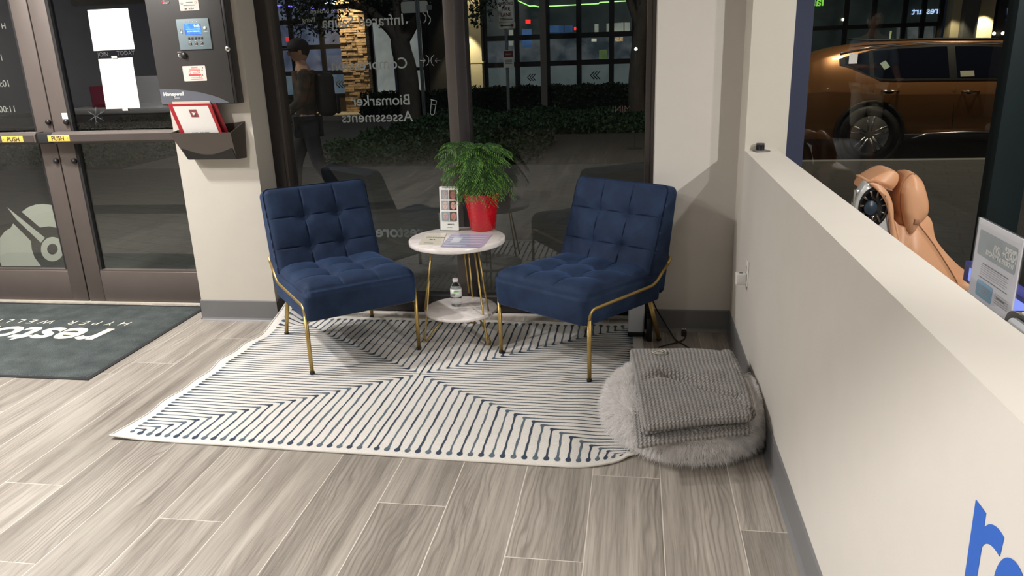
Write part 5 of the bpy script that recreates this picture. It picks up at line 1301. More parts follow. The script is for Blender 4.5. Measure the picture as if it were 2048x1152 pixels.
def hedge(name, label, x0, x1, y0, y1, h, n):
    o = thing(name, label, 'hedge', ((x0+x1)/2, (y0+y1)/2, -.03))
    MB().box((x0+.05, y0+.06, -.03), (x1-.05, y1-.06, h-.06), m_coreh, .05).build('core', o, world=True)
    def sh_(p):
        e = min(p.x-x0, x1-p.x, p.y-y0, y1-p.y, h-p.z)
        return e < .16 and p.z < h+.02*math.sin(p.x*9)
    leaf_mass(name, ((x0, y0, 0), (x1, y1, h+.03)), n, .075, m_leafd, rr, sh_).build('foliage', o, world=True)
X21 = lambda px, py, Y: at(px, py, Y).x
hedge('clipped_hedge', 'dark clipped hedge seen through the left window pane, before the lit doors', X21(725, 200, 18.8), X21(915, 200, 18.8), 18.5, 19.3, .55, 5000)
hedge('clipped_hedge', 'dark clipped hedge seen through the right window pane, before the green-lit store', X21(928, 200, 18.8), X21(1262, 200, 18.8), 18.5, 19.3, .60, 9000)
def cover(name, label, x0, x1, y0, y1, h, n, m):
    b = leaf_mass(name, ((x0, y0, -.04), (x1, y1, h)), int(n*1.9), .070, m, rr, lambda p: p.z < h*(.6+.4*math.sin(p.x*3.1+p.y*1.7)*math.sin(p.y*2.3-p.x)))
    tag(b.build(name), label, 'ground cover', kind='stuff')
cover('low_shrubs', 'low dark green shrubs in the bed beyond the left window pane', -4.5, -2.4, 10.6, 17.7, .30, 15000, m_leafm)
cover('low_shrubs', 'band of low green shrubs below the kerb beyond the right window pane', -2.3, 1.1, 14.2, 17.7, .22, 12000, m_leafm)
cover('low_shrubs', 'dark low shrubs left of the path, seen at the door glass', -12, -7.7, 10.6, 17.7, .30, 9000, m_leafm)
cover('low_shrubs', 'dark shrub clump outside behind the potted pine', -2.3, -1.35, 10.5, 13.2, .24, 3000, m_leafd)

# ---------------------------------------------------------------- far storefronts
m_mull = mat('black_mullion', (.008, .008, .009), .4)
m_dbrick = mat('dark_brick', (.020, .019, .018), .9, var=.3, vscale=14)
def lit_pane(name, c0, c1, s, vs=2.0):
    t = NT(name); n = t.n('ShaderNodeTexNoise', {'Vector': co(t), 'Scale': vs, 'Detail': 4, 'Distortion': .6}).outputs[0]
    t.set(Base_Color=(.03, .03, .03), Roughness=.2, Emission_Color=t.ramp(n, [(.35, c0), (.65, c1)]), Emission_Strength=s); return t.m
def fx(px, py=100): return at(px, py, YF_).x
def fz(py, px): return at(px, py, YF_).z
def store_wall(): 
    b = MB()
    b.box((-16, YF_+.05, 3.1), (-4.0, YF_+.5, 6), m_dbrick).box((-4.0, YF_+.05, 3.3), (14, YF_+.5, 6), m_dbrick)
    b.box((fx(851), YF_, -.03), (fx(919), YF_+.4, 3.3), m_dbrick)
    struct(b.build('facade_wall'))
store_wall()
# left store: bluish lit grid window
st = thing('storefront_window', 'bluish lit storefront window grid far beyond the left pane', 'storefront', (fx(620), YF_, 0))
m_bl1 = lit_pane('blue_lit_pane', (.026, .034, .058), (.075, .090, .13), 1.0); m_fr = lit_pane('frosted_lit_pane', (.045, .065, .085), (.075, .10, .12), 1.0)
x0, x1 = fx(540), fx(692); zr = [fz(191, 690), fz(144, 690), fz(92, 690), fz(40, 690), 3.1]
cols = [x0, fx(560), fx(586), fx(646), x1]
for i in range(4):
    for j in range(4):
        MB().add([(cols[i], YF_+.06, zr[j]), (cols[i+1], YF_+.06, zr[j]), (cols[i+1], YF_+.06, zr[j+1]), (cols[i], YF_+.06, zr[j+1])], [(0, 1, 2, 3)], m_fr if j == 0 else m_bl1).build('pane', st, world=True)
b = MB()
for x in cols: b.box((x-.06, YF_-.04, -.03), (x+.06, YF_+.05, 3.1), m_mull)
for z in zr: b.box((x0, YF_-.03, z-.06), (x1, YF_+.05, z+.06), m_mull)
b.build('mullion_grid', st, world=True)
MB().box((x0, YF_-.05, -.03), (x1, YF_+.04, zr[0]-.06), m_dbrick).build('sill_wall', st, world=True)
MB().tube([at(554, 11, YF_-.08), at(600, 14, YF_-.08), at(680, 22, YF_-.08)], .018, emat('violet_led', (.22, .18, 1.0), 1.3), 8).build('light_strip', st, world=True)
b = MB()
def chev(b, px, py, s_, m, Y):
    c = at(px, py, Y)
    for k in range(3):
        q_ = c+Vector((k*s_*.75, 0, 0)); b.tube([q_+Vector((s_, 0, s_)), q_, q_+Vector((s_, 0, -s_))], s_*.16, m, 6)
m_chev = mat('dark_chevron', (.02, .035, .05), .6)
b = MB(); chev(b, 672, 168, .11, m_chev, YF_+.03); b.build('arrow_marks', st, world=True)
MB().box((fx(582)-.12, YF_+.0, fz(78, 583)-.06), (fx(582)+.06, YF_+.04, fz(78, 583)+.06), emat('exit_red', (.9, .05, .06), .6)).build('exit_sign', st, world=True)
for (x_, y_) in ((652, 6), (668, 5)): MB().ball(tuple(at(x_, y_, YF_-.1)), .06, emat('street_bulb', (.8, .95, .9), 1.6)).build('bulb', st, world=True)
# stone pier
t = NT('stacked_stone'); v = co(t)
br = t.n('ShaderNodeTexBrick', {'Vector': t.n('ShaderNodeMapping', {'Vector': v, 'Rotation': (pi/2, 0, 0)}), 'Color1': (.42, .30, .19), 'Color2': (.16, .115, .08), 'Mortar': (.015, .012, .01), 'Scale': 1.0, 'Mortar Size': .010, 'Brick Width': .30, 'Row Height': .058, 'Bias': 0.0}, offset=.37, squash=.7, squash_frequency=3)
nz = t.n('ShaderNodeTexNoise', {'Vector': v, 'Scale': 9, 'Detail': 5}).outputs[0]
n3 = t.n('ShaderNodeTexNoise', {'Vector': t.n('ShaderNodeMapping', {'Vector': v, 'Scale': (4, 4, 15)}), 'Scale': 1.0, 'Detail': 3}).outputs[0]
t.set(Base_Color=t.mix(.45, t.ramp(n3, [(.35, (.14, .10, .07)), (.65, (.50, .37, .24))]), t.ramp(nz, [(.3, (.10, .08, .06)), (.7, (.52, .42, .30))])), Roughness=.9); m_stone = t.m
sp = thing('stone_pier', 'warm lit stacked stone pier between the left store window and the doors', 'pier', (fx(715), YF_, 0))
b = MB(); xa, xb = fx(690), fx(742); rr2 = random.Random(9); z = -.03
while z < 3.6:
    h = rr2.uniform(.045, .085); x = xa
    while x < xb:
        w_ = min(rr2.uniform(.10, .34), xb-x); b.box((x+.004, YF_-.32+rr2.uniform(-.025, .02), z+.004), (x+w_-.004, YF_+.04, z+h-.004), m_stone); x += w_
    z += h
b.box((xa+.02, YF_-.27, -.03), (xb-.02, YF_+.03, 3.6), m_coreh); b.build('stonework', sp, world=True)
# doors right of the pier
m_dp = lit_pane('pale_lit_pane', (.12, .13, .125), (.20, .215, .20), 1.0, 1.2)
ds = thing('glass_entrance', 'pale lit double glass entrance numbered 33 beyond the left pane', 'entrance', (fx(800), YF_, 0))
for (p0, p1) in ((748, 784), (803, 847)):
    MB().add([(fx(p0), YF_+.06, .25), (fx(p1), YF_+.06, .25), (fx(p1), YF_+.06, fz(43, 800)), (fx(p0), YF_+.06, fz(43, 800))], [(0, 1, 2, 3)], m_dp).build('door_glass', ds, world=True)
b = MB()
for p in (743, 795, 851): b.box((fx(p)-.07, YF_-.04, -.03), (fx(p)+.07, YF_+.05, 3.1), m_mull)
b.box((fx(743), YF_-.03, fz(43, 800)), (fx(851), YF_+.05, 3.1), m_mull).box((fx(743), YF_-.03, -.03), (fx(851), YF_+.05, .25), m_mull).box((fx(803), YF_-.02, 1.02), (fx(851), YF_+.05, 1.10), m_mull)
b.build('door_frame', ds, world=True)
p = at(764, 56, YF_+.04); MB().text('33', .22, m_ink, W(YF_+.04, p.x, p.z), bold=.003).build('door_number', ds, world=True)
# sign blanks behind the perforated post
def flat_sign(b, pts, Y, m, t_=.004): 
    P = [at(x, y, Y) for x, y in pts]; n = len(P); b.add(P+[p+Vector((0, t_, 0)) for p in P], [tuple(range(n)), tuple(range(2*n-1, n-1, -1))]+[(i, (i+1) % n, n+(i+1) % n, n+i) for i in range(n)], m)
m_alu = mat('sign_back_aluminium', (.55, .56, .52), .4, .3, var=.05); m_post = mat('galvanised_post', (.16, .18, .19), .5, .4)
pt = thing('sign_post', 'perforated steel street sign post with blank sign backs beyond the left pane', 'sign post', (at(850, 235, 17).x, 17.0, -.04))
q = at(846, 180, 17); xq = q.x
b = MB().box((xq-.035, 16.965, -.05), (xq+.035, 17.035, 3.2), m_post)
for k in range(60): b.box((xq-.007, 16.960, .3+k*.045), (xq+.007, 16.966, .318+k*.045), m_ink)
b.build('post', pt, world=True)
c = at(829, 14, 17.05)
XZp = lambda Y: Matrix(((1, 0, 0, 0), (0, 0, 1, Y), (0, 1, 0, 0), (0, 0, 0, 1)))
MB().prism(rbox(c.x, c.z, .60, .235, .05), 0, .004, m_alu, XZp(17.04)).build('sign_panel', pt, world=True)
c2 = at(829, -18, 17.05); MB().prism(rbox(c2.x, c2.z, .60, .36, .05), 0, .004, m_alu, XZp(17.04)).build('sign_panel', pt, world=True)
MB().box((at(847, 12, 17).x+.06, 17.03, at(847, 15, 17).z-.05), (at(847, 12, 17).x+.17, 17.038, at(847, 15, 17).z+.05), m_post).build('sticker', pt, world=True)
# cream stucco piers
m_stuc = mat('cream_stucco', (.55, .48, .33), .9, var=.08, vscale=5, bump=.3, bscale=40, bdist=.01)
def pier(name, label, p0, p1, m=m_stuc, h=3.6, y0=YF_-.35, notch=True):
    o = thing(name, label, 'pier', (fx((p0+p1)/2), YF_, 0)); b = MB().box((fx(p0, 100), y0, -.03), (fx(p1, 100), YF_+.04, h), m); b.build('shaft', o, world=True)
    if notch: MB().box((fx(p0)-.05, y0-.05, -.03), (fx(p1)+.05, YF_+.04, .35), m).build('plinth', o, world=True)
    if notch: MB().box((fx(p0), y0-.012, 1.16), (fx(p1)+.04, YF_+.03, 1.20), m).build('band', o, world=True)
pier('stucco_pier', 'cream stucco pier lit from above, just right of the window mullion', 926, 968)
# right store: black grid, green light strip, posters
sr = thing('storefront_window', 'dark storefront grid with a green light strip beyond the right pane', 'storefront', (fx(1120), YF_, 0))
m_dkp = lit_pane('dim_lit_pane', (.006, .010, .010), (.016, .021, .020), 1.0, 1.2); m_mid = lit_pane('mid_lit_pane', (.012, .018, .022), (.048, .056, .060), 1.0, 2.6); m_frp = lit_pane('frosted_dim_pane', (.040, .052, .052), (.058, .072, .072), 1.0, 1.5)
cols = [fx(970), fx(1034), fx(1095), fx(1158), fx(1223), fx(1268), fx(1290)]; zr = [fz(182, 1100), fz(127, 1100), fz(73, 1100), 3.3]
for i in range(6):
    for j in range(3):
        MB().add([(cols[i], YF_+.06, zr[j]), (cols[i+1], YF_+.06, zr[j]), (cols[i+1], YF_+.06, zr[j+1]), (cols[i], YF_+.06, zr[j+1])], [(0, 1, 2, 3)], (m_frp, m_mid, m_dkp)[j]).build('pane', sr, world=True)
b = MB()
for i, x in enumerate(cols): b.box((x-.065, YF_-.04, -.03), (x+.065, YF_+.05, 3.3), m_mull)
for z in zr[:3]: b.box((cols[0], YF_-.03, z-.065), (cols[-1], YF_+.05, z+.065), m_mull)
b.box((cols[0], YF_-.02, -.03), (cols[-1], YF_+.05, zr[0]), m_mull); b.build('mullion_grid', sr, world=True)
m_led = emat('green_led', (.42, 1.0, .22), 1.5)
for seg_ in ([(1033, 0), (1059, 12), (1068, 11.5), (1077, 13.5), (1092, 13)], [(1097, 12.5), (1156, 9.5)], [(1160, 9), (1197, 7.2), (1199, 5), (1221, 3.6)], [(1226, 3.3), (1260, 1.5)]):
    MB().tube([at(x, y, YF_+.02) for x, y in seg_], .012, m_led, 8).build('light_strip', sr, world=True)
def patch(o, pts, m, name, Y=YF_+.045): b = MB(); flat_sign(b, pts, Y, m, .004); return b.build(name, o, world=True)
m_ex = emat('exit_red2', (1, .03, .03), 1.1)
patch(sr, [(1051, 39), (1061, 39), (1061, 47), (1051, 47)], m_ex, 'exit_sign'); patch(sr, [(1148, 54), (1156, 54), (1156, 60), (1148, 60)], m_ex, 'exit_sign')
m_bp = lit_pane('blue_poster', (.014, .035, .08), (.03, .07, .15), 1.0); m_wp = lit_pane('white_poster', (.10, .12, .10), (.18, .19, .16), 1.0)
patch(sr, [(1044, 58), (1063, 58), (1064, 95), (1045, 95)], m_bp, 'poster')
patch(sr, [(1099, 51), (1127, 51), (1127, 65), (1099, 65)], m_bp, 'poster'); patch(sr, [(1129, 51), (1145, 50), (1145, 64), (1129, 65)], m_bp, 'poster')
patch(sr, [(1213, 47), (1247, 45), (1247, 63), (1213, 65)], m_wp, 'poster'); patch(sr, [(1249, 45), (1260, 45), (1260, 62), (1249, 62)], m_wp, 'poster')
patch(sr, [(1189, 48), (1197, 48), (1197, 66), (1189, 66)], m_wp, 'poster'); patch(sr, [(1183, 77), (1193, 77), (1193, 83), (1183, 83)], lit_pane('cream_card', (.35, .36, .26), (.45, .45, .33), 1.0), 'card')
patch(sr, [(1018, 60), (1026, 60), (1026, 73), (1018, 73)], m_wp, 'poster'); patch(sr, [(1018, 82), (1026, 82), (1026, 91), (1018, 91)], m_wp, 'poster')
patch(sr, [(1230, 75), (1246, 74), (1246, 82), (1230, 83)], lit_pane('amber_items', (.12, .08, .04), (.4, .3, .16), 1.0, 12), 'display_items')
patch(sr, [(1198, 100), (1214, 99), (1214, 122), (1198, 122)], lit_pane('green_item', (.03, .05, .02), (.06, .09, .03), 1.0), 'display_items')
b = MB(); chev(b, 1055, 155, .09, m_chev, YF_+.03); b.build('arrow_marks', sr, world=True)
b = MB(); chev(b, 1181, 151, .10, m_chev, YF_+.03); b.build('arrow_marks', sr, world=True)
tag(MB().box((at(1082, 150, 18.2).x, 18.15, -.03), (at(1094, 150, 18.2).x, 18.30, 3.4), mat('taupe_post', (.16, .145, .13), .8)).build('square_post'), 'slim taupe square post before the green-lit store', 'post')
# no parking sign on its post
ns = thing('parking_sign', 'white NO PARKING FIRE LANE sign with red arrow on a post', 'street sign', (at(1012, 240, 17).x, 17, -.04))
xc = at(1013, 100, 17).x; m_sw = mat('sign_white', (.62, .64, .58), .5); m_sr = mat('sign_red', (.12, .015, .02), .5)
MB().box((xc-.03, 17.0, -.05), (xc+.03, 17.06, 3.3), m_post).build('post', ns, world=True)
c = at(1012, 44, 16.98); w_ = .36; zb = c.z
XZs = Matrix(((1, 0, 0, 0), (0, 0, -1, 16.985), (0, 1, 0, 0), (0, 0, 0, 1)))
xc2 = at(1012, 20, 17).x
b = MB().prism(rbox(xc2, zb+.29, w_, .60, .02), 0, .005, m_sw, XZs)
o_ = rbox(xc2, zb+.29, w_-.02, .58, .02); b.tube([(x, 16.979, z) for x, z in o_], .003, m_sr, 5, closed=True)
for i, (s_, t_) in enumerate(((.098, 'LANE'), (.098, 'FIRE'), (.076, 'PARKING'), (.115, 'NO'))): b.text(t_, s_, m_sr, W(16.978, xc2, zb+.115+i*.115), bold=.002)
for k in range(2): b.box((xc2-.14, 16.976, zb+.045+k*.025), (xc2+.14, 16.979, zb+.057+k*.025), m_sr)
b.build('sign_face', ns, world=True)
ca = at(1014, 51, 16.98); b = MB().prism(rbox(ca.x, ca.z, .36, .125, .025), 0, .005, m_sw, XZs)
b.box((ca.x-.11, 16.976, ca.z-.011), (ca.x+.11, 16.979, ca.z+.011), m_sr)
for sg_ in (-1, 1): b.prism([(ca.x+sg_*.15, ca.z), (ca.x+sg_*.10, ca.z+.032), (ca.x+sg_*.10, ca.z-.032)], .006, .009, m_sr, XZs)
b.build('arrow_plate', ns, world=True, label='white plate with a red two-way arrow')
cb_ = at(1017, 118, 16.98); b = MB().prism(rbox(cb_.x, cb_.z, .23, .36, .015), 0, .005, m_sw, XZs); b.box((cb_.x-.105, 16.976, cb_.z+.04), (cb_.x+.105, 16.979, cb_.z+.17), m_sr)
b.text('PERMIT', .04, m_sw, W(16.974, cb_.x, cb_.z+.085)); 
for k in range(3): b.box((cb_.x-.08, 16.976, cb_.z-.03-k*.035), (cb_.x+.08, 16.979, cb_.z-.015-k*.035), m_grayt)
b.build('small_sign', ns, world=True, label='small red and white sign lower on the post')

# ---------------------------------------------------------------- trees
m_trunk = mat('tree_bark', (.12, .10, .08), .95, var=.3, vscale=14, bump=.7, bscale=30, bdist=.02, stretch=(1, 1, .3))
def tree(label, base, paths, clusters, seed):
    o = thing('street_tree', label, 'tree', base); rr = random.Random(seed)
    b = MB()
    for (P, r) in paths: P = cr([Vector(p) for p in P], 6); n = len(P); b.tube(P, [r[0]+(r[1]-r[0])*i/(n-1) for i in range(n)], m_trunk, 12)
    b.build('trunk', o, world=True)
    V = []; F = []
    for (c, R, n) in clusters:
        c = Vector(c)
        for _ in range(n):
            d = Vector((rr.gauss(0, .45), rr.gauss(0, .45), rr.gauss(0, .45))); p = c+Vector((d.x*R[0], d.y*R[1], d.z*R[2]))
            dn = Vector((rr.uniform(-1, 1), rr.uniform(-1, 1), rr.uniform(-1.2, .3))).normalized(); s_ = dn.orthogonal().normalized(); s_ = Matrix.Rotation(rr.uniform(0, 6.3), 3, dn) @ s_; L = rr.uniform(.07, .12); i = len(V)
            V += [tuple(p), tuple(p+dn*L*.5+s_*L*.27), tuple(p+dn*L), tuple(p+dn*L*.5-s_*L*.27)]; F.append((i, i+1, i+2, i+3))
    b = MB(); b.v = V; b.f = F; b.mats = [m_leafd]; b.m = [0]*len(F); b.sm = [False]*len(F); b.build('foliage', o, world=True)
A17 = lambda x, y, Y=17.6: tuple(at(x, y, Y))
def gp(x, y, Y): p = at(x, y, Y); return (p.x, p.y, -.05)
tree('young street tree whose forked trunk crosses the pale entrance', gp(818, 200, 17.6),
     [([gp(818, 190, 17.6), A17(815, 150), A17(803, 100), A17(800, 78)], (.25, .21)), ([A17(800, 84), A17(783, 60), A17(760, 40), A17(735, 18), A17(690, 12), A17(650, 20)], (.16, .035)), ([A17(803, 84), A17(800, 50), A17(795, 10), A17(790, -60)], (.18, .08)), ([A17(803, 86), A17(825, 50), A17(845, 0), A17(860, -60)], (.15, .06)),
      ([A17(735, 18), A17(700, 2), A17(660, -10)], (.05, .02)), ([A17(660, 8), A17(625, 24), A17(610, 45)], (.04, .01))],
     [(A17(640, 6), (1.0, .8, .32), 620), (A17(600, 12), (.6, .6, .35), 320), (A17(626, 40), (.55, .5, .33), 330), (A17(655, 58), (.28, .3, .16), 70), (A17(598, 52), (.15, .2, .22), 45), (A17(770, -8), (1.0, .8, .30), 420), (A17(700, -14), (1.0, .8, .15), 160)], 31)
tree('street tree with a mottled trunk at the right edge of the window', gp(1276, 246, 17.0),
     [([gp(1276, 250, 17), A17(1272, 180, 17), A17(1277, 100, 17), A17(1284, 40, 17), A17(1290, -60, 17)], (.19, .13)), ([A17(1280, 60, 17), A17(1262, 10, 17), A17(1240, -50, 17)], (.10, .05))],
     [(A17(1275, -30, 17), (.8, .6, .3), 300)], 32)
tree('leafy branch hanging before the cream stucco pier', gp(905, 200, 16.4),
     [([gp(905, 232, 16.4), A17(903, 150, 16.4), A17(908, 40, 16.4), A17(915, -60, 16.4)], (.06, .05)), ([A17(915, -30, 16.4), A17(945, -10, 16.4), A17(955, 20, 16.4)], (.04, .01))],
     [(A17(962, -4, 16.4), (.55, .4, .40), 330), (A17(950, 26, 16.4), (.22, .3, .26), 80), (A17(955, 45, 16.4), (.10, .1, .16), 18)], 33)

# ---------------------------------------------------------------- right bay: storefront behind the car
sb = thing('storefront_window', 'dim storefront behind the copper car with lit posters', 'storefront', (fx(1750), YF_, 0))
m_dk2 = lit_pane('very_dim_pane', (.003, .005, .005), (.010, .014, .012), 1.0, 1.0)
cols = [fx(1540, 60), fx(1600, 60), fx(1690, 60), fx(1745, 60), fx(1806, 60), fx(1843, 60), fx(1878, 60)]
for i in range(6): MB().add([(cols[i], YF_+.06, .2), (cols[i+1], YF_+.06, .2), (cols[i+1], YF_+.06, 3.3), (cols[i], YF_+.06, 3.3)], [(0, 1, 2, 3)], m_dk2).build('pane', sb, world=True)
b = MB()
for x in cols: b.box((x-.05, YF_-.04, -.03), (x+.05, YF_+.05, 3.3), m_mull)
for z in (.2, 1.72): b.box((cols[0], YF_-.03, z-.05), (cols[-1], YF_+.05, z+.05), m_mull)
b.build('mullion_grid', sb, world=True)
m_gp = lit_pane('grey_poster', (.025, .030, .030), (.060, .068, .066), 1.0, 3)
patch(sb, [(1815, 51), (1837, 51), (1836, 79), (1815, 79)], m_gp, 'poster'); patch(sb, [(1846, 50), (1867, 50), (1866, 79), (1845, 79)], m_gp, 'poster'); patch(sb, [(1793, 48), (1800, 48), (1800, 79), (1793, 79)], m_gp, 'poster')
patch(sb, [(1780, 62), (1784, 62), (1781, 79), (1778, 79)], lit_pane('yellow_glint', (.2, .2, .09), (.3, .3, .14), 1.0), 'poster')  # a glint put in as a small glowing patch
m_sg = emat('reflected_blue_white', (.45, .65, 1), 1.0); m_sg2 = emat('reflected_green', (.25, .75, .08), .8)  # glowing letters that stand in for mirrored sign reflections
p = at(1850, 28, YF_+.02); b = MB().text('restart', .22, m_sg, W(YF_+.02, p.x, p.z, True), bold=.004); b.build('reflected_lettering', sb, world=True)
b = MB().ball(tuple(at(1686, 39, YF_)), .035, emat('bulb', (1, .95, .6), 2.0)); b.build('bulb', sb, world=True)
p = at(1654, 9, YF_-.06); b = MB().text('label', .30, m_sg2, W(YF_-.06, p.x-.35, p.z-.02, True), bold=.006); b.build('reflected_green_lettering', sb, world=True)
pier('stucco_pier', 'cream lit stucco pier behind the car roof, the left of two', 1884, 1905, notch=False); pier('stucco_pier', 'cream lit stucco pier behind the car roof, the right of two', 1936, 1966, notch=False)
tag(MB().box((fx(1907.5, 50), YF_-.6, -.03), (fx(1933, 50), YF_+.04, 3.2), mat('grey_pier_paint', (.14, .14, .14), .8)).build('grey_pier'), 'dark grey pier between the two cream piers behind the car', 'pier')
sv_ = thing('storefront_window', 'blue lit windows with small bulbs at the upper right of the bay window', 'storefront', (fx(2000, 50), YF_, 0))
m_b3 = lit_pane('blue_window', (.03, .05, .10), (.10, .15, .26), 1.0, 3)
for (a_, c_, d_, e_) in ((1974, 14, 1984, 31), (1972, 38, 1983, 62), (2014, 16, 2024, 31), (2012, 38, 2022, 60)): MB().add([at(a_, e_, YF_+.05), at(d_, e_, YF_+.05), at(d_, c_, YF_+.05), at(a_, c_, YF_+.05)], [(0, 1, 2, 3)], m_b3).build('pane', sv_, world=True)
MB().box((fx(1967, 50), YF_+.08, -.03), (fx(2080, 50), YF_+.3, 3.6), m_mull).build('frame', sv_, world=True)
for (x, y) in ((1988, 67), (2006, 66.5)): MB().ball(tuple(at(x, y, YF_-.05)), .04, emat('bulb2', (1, .85, .55), 2.5)).build('bulb', sv_, world=True)
# ---------------------------------------------------------------- copper SUV
def car():
    XR, YN, ZS = 3.16, 11.22, -.15
    o = thing('car', 'copper brown sport utility car parked outside the bay window', 'car', (XR+1.4, YN+.93, ZS))
    t = NT('copper_paint'); t.set(Base_Color=(.36, .165, .06), Metallic=.5, Roughness=.34); t.put(t.b.inputs['Coat Weight'], .35); m_cp = t.m
    m_cg = mat('tinted_car_glass', (.006, .007, .012), .05); m_tr = mat('black_cladding', (.010, .010, .011), .6); m_blk = mat('gloss_black_trim', (.006, .006, .006), .3); m_tire = mat('tyre', (.010, .010, .010), .8)
    # stations: x, belt z, roof z, half width
    S = [(-1.02, .72, .74, .62), (-1.0, .95, .98, .74), (-.92, 1.08, 1.18, .82), (-.80, 1.13, 1.34, .86), (-.6, 1.15, 1.44, .90), (-.3, 1.13, 1.515, .92), (0, 1.10, 1.555, .93), (.3, 1.085, 1.575, .93), (.8, 1.08, 1.585, .93), (1.3, 1.07, 1.575, .93), (1.7, 1.06, 1.545, .93), (2.1, 1.05, 1.46, .93), (2.5, 1.04, 1.28, .93), (2.75, 1.03, 1.10, .92), (3.0, 1.01, 1.03, .91), (3.4, .96, .98, .88), (3.65, .80, .84, .80), (3.72, .60, .64, .70)]
    def ringpts(x, bz, rz, hw):
        low = .30 if -.9 < x < 3.6 else .38; gh = rz-bz
        tumble = min(.27, gh*.55)
        L = [(hw-.05, low), (hw, low+.14), (hw+.005, .62), (hw+.012, bz-.21), (hw+.010, bz-.195), (hw-.06, bz), (hw-.06-tumble*.92, rz-.07*min(1, gh/.3)), (hw-.06-tumble*1.35, rz-.012), (0, rz)]
        return [(x, -y, z) for y, z in L]+[(x, y, z) for y, z in reversed(L[:-1])]
    # refine stations
    st_ = []
    for i in range(len(S)-1):
        for k in range(3): t_ = k/3; st_.append([a_+(b_-a_)*t_ for a_, b_ in zip(S[i], S[i+1])])
    st_.append(list(S[-1])); R_ = [ringpts(*s_) for s_ in st_]; n = len(R_[0]); V = [p for r in R_ for p in r]; F = []
    for i in range(len(R_)-1):
        for j in range(n-1): F.append((i*n+j, i*n+j+1, (i+1)*n+j+1, (i+1)*n+j))
    F += [tuple(range(n)), tuple(range(len(V)-1, len(V)-n-1, -1))]
    M = Matrix.Translation((XR, YN+.93, ZS))
    MB().add(V, F, m_cp, True, M).build('body', o, world=True)
    def sid(x, s_, off=.006):            # point on the near greenhouse side: s 0 at the belt, 1 at the roof edge
        for a_, b_ in zip(st_, st_[1:]):
            if a_[0] <= x <= b_[0]: k = (x-a_[0])/(b_[0]-a_[0]); q_ = [u+(w-u)*k for u, w in zip(a_, b_)]; break
        P = ringpts(*q_); p0, p1 = Vector(P[5]), Vector(P[6]); return M @ (p0.lerp(p1, s_)+Vector((0, -off, off*.3)))
    def win(name, pts, m, off=.008):
        pts2 = []
        for (a_, b_) in zip(pts, pts[1:]+pts[:1]):
            for k in range(6): pts2.append((a_[0]+(b_[0]-a_[0])*k/6, a_[1]+(b_[1]-a_[1])*k/6))
        # strip between lower and upper chains
        xs = sorted(set(round(p[0], 3) for p in pts2)); b = MB(); V = []
        def span(x):
            ys = []
            for (a_, b_) in zip(pts, pts[1:]+pts[:1]):
                if min(a_[0], b_[0])-1e-6 <= x <= max(a_[0], b_[0])+1e-6 and abs(a_[0]-b_[0]) > 1e-6: ys.append(a_[1]+(b_[1]-a_[1])*(x-a_[0])/(b_[0]-a_[0]))
                elif abs(a_[0]-b_[0]) <= 1e-6 and abs(x-a_[0]) < 1e-6: ys += [a_[1], b_[1]]
            return min(ys), max(ys)
        for x in xs: lo, hi = span(x); V += [sid(x, lo, off), sid(x, hi, off)]
        b.add(V, [(2*i, 2*i+2, 2*i+3, 2*i+1) for i in range(len(xs)-1)], m, True); return b.build(name, o, world=True)
    win('window_trim', [(-.42, .50), (-.10, .12), (.10, -.06), (.5, -.06), (2.35, -.06), (2.42, .2), (1.95, .96), (1.0, 1.0), (.2, 1.0), (-.42, .82)], m_blk, .004)
    win('quarter_window', [(-.34, .50), (-.04, .08), (-.04, .90), (-.34, .78)], m_cg); win('rear_window', [(.02, .06), (.14, .02), (.96, .02), (.96, .92), (.02, .90)], m_cg); win('front_window', [(1.06, .02), (2.2, .02), (2.05, .45), (1.78, .92), (1.06, .92)], m_cg)
    b = MB(); b.tube([sid(x, 1.04, .012) for x in (-.4, 0, .4, .8, 1.2, 1.6, 1.9)], .010, m_steel, 6); b.build('chrome_strip', o, world=True)
    b = MB(); b.tube([sid(x, 0, .012)+Vector((0, .30, .50-.02*abs(x-.7))) for x in (-.3, .1, .5, .9, 1.3, 1.6)], .016, m_tr, 8); b.build('roof_rail', o, world=True)
    for x in (0, 1.02):
        b = MB().tube([M @ Vector((x+.01*k, -.935, z)) for k, z in enumerate((1.0, .85, .6, .42))], .004, m_ink, 6); b.build('door_seam', o, world=True)
    for (x, z) in ((.22, .99), (1.22, .955)):
        p = M @ Vector((x, -.945, z-.06)); b = MB().tube([p+Vector((-.11, .02, .01)), p+Vector((-.08, -.02, .008)), p+Vector((.06, -.02, 0)), p+Vector((.11, .02, 0))], .012, mat('handle_chrome', (.5, .48, .45), .15, 1), 10).ball((p.x-.02, p.y+.015, p.z-.012), (.07, .012, .035), m_cg); b.build('door_handle', o, world=True)
    b = MB().tube([M @ Vector((x, -.95, z)) for x, z in ((.55, .30), (.75, .36), (1.2, .37), (2.3, .37))], .014, m_steel, 8); b.build('sill_trim', o, world=True)
    MB().box((.45, -.955, .24), (2.4, -.90, .36), m_tr, .01, M).build('sill', o, world=True)
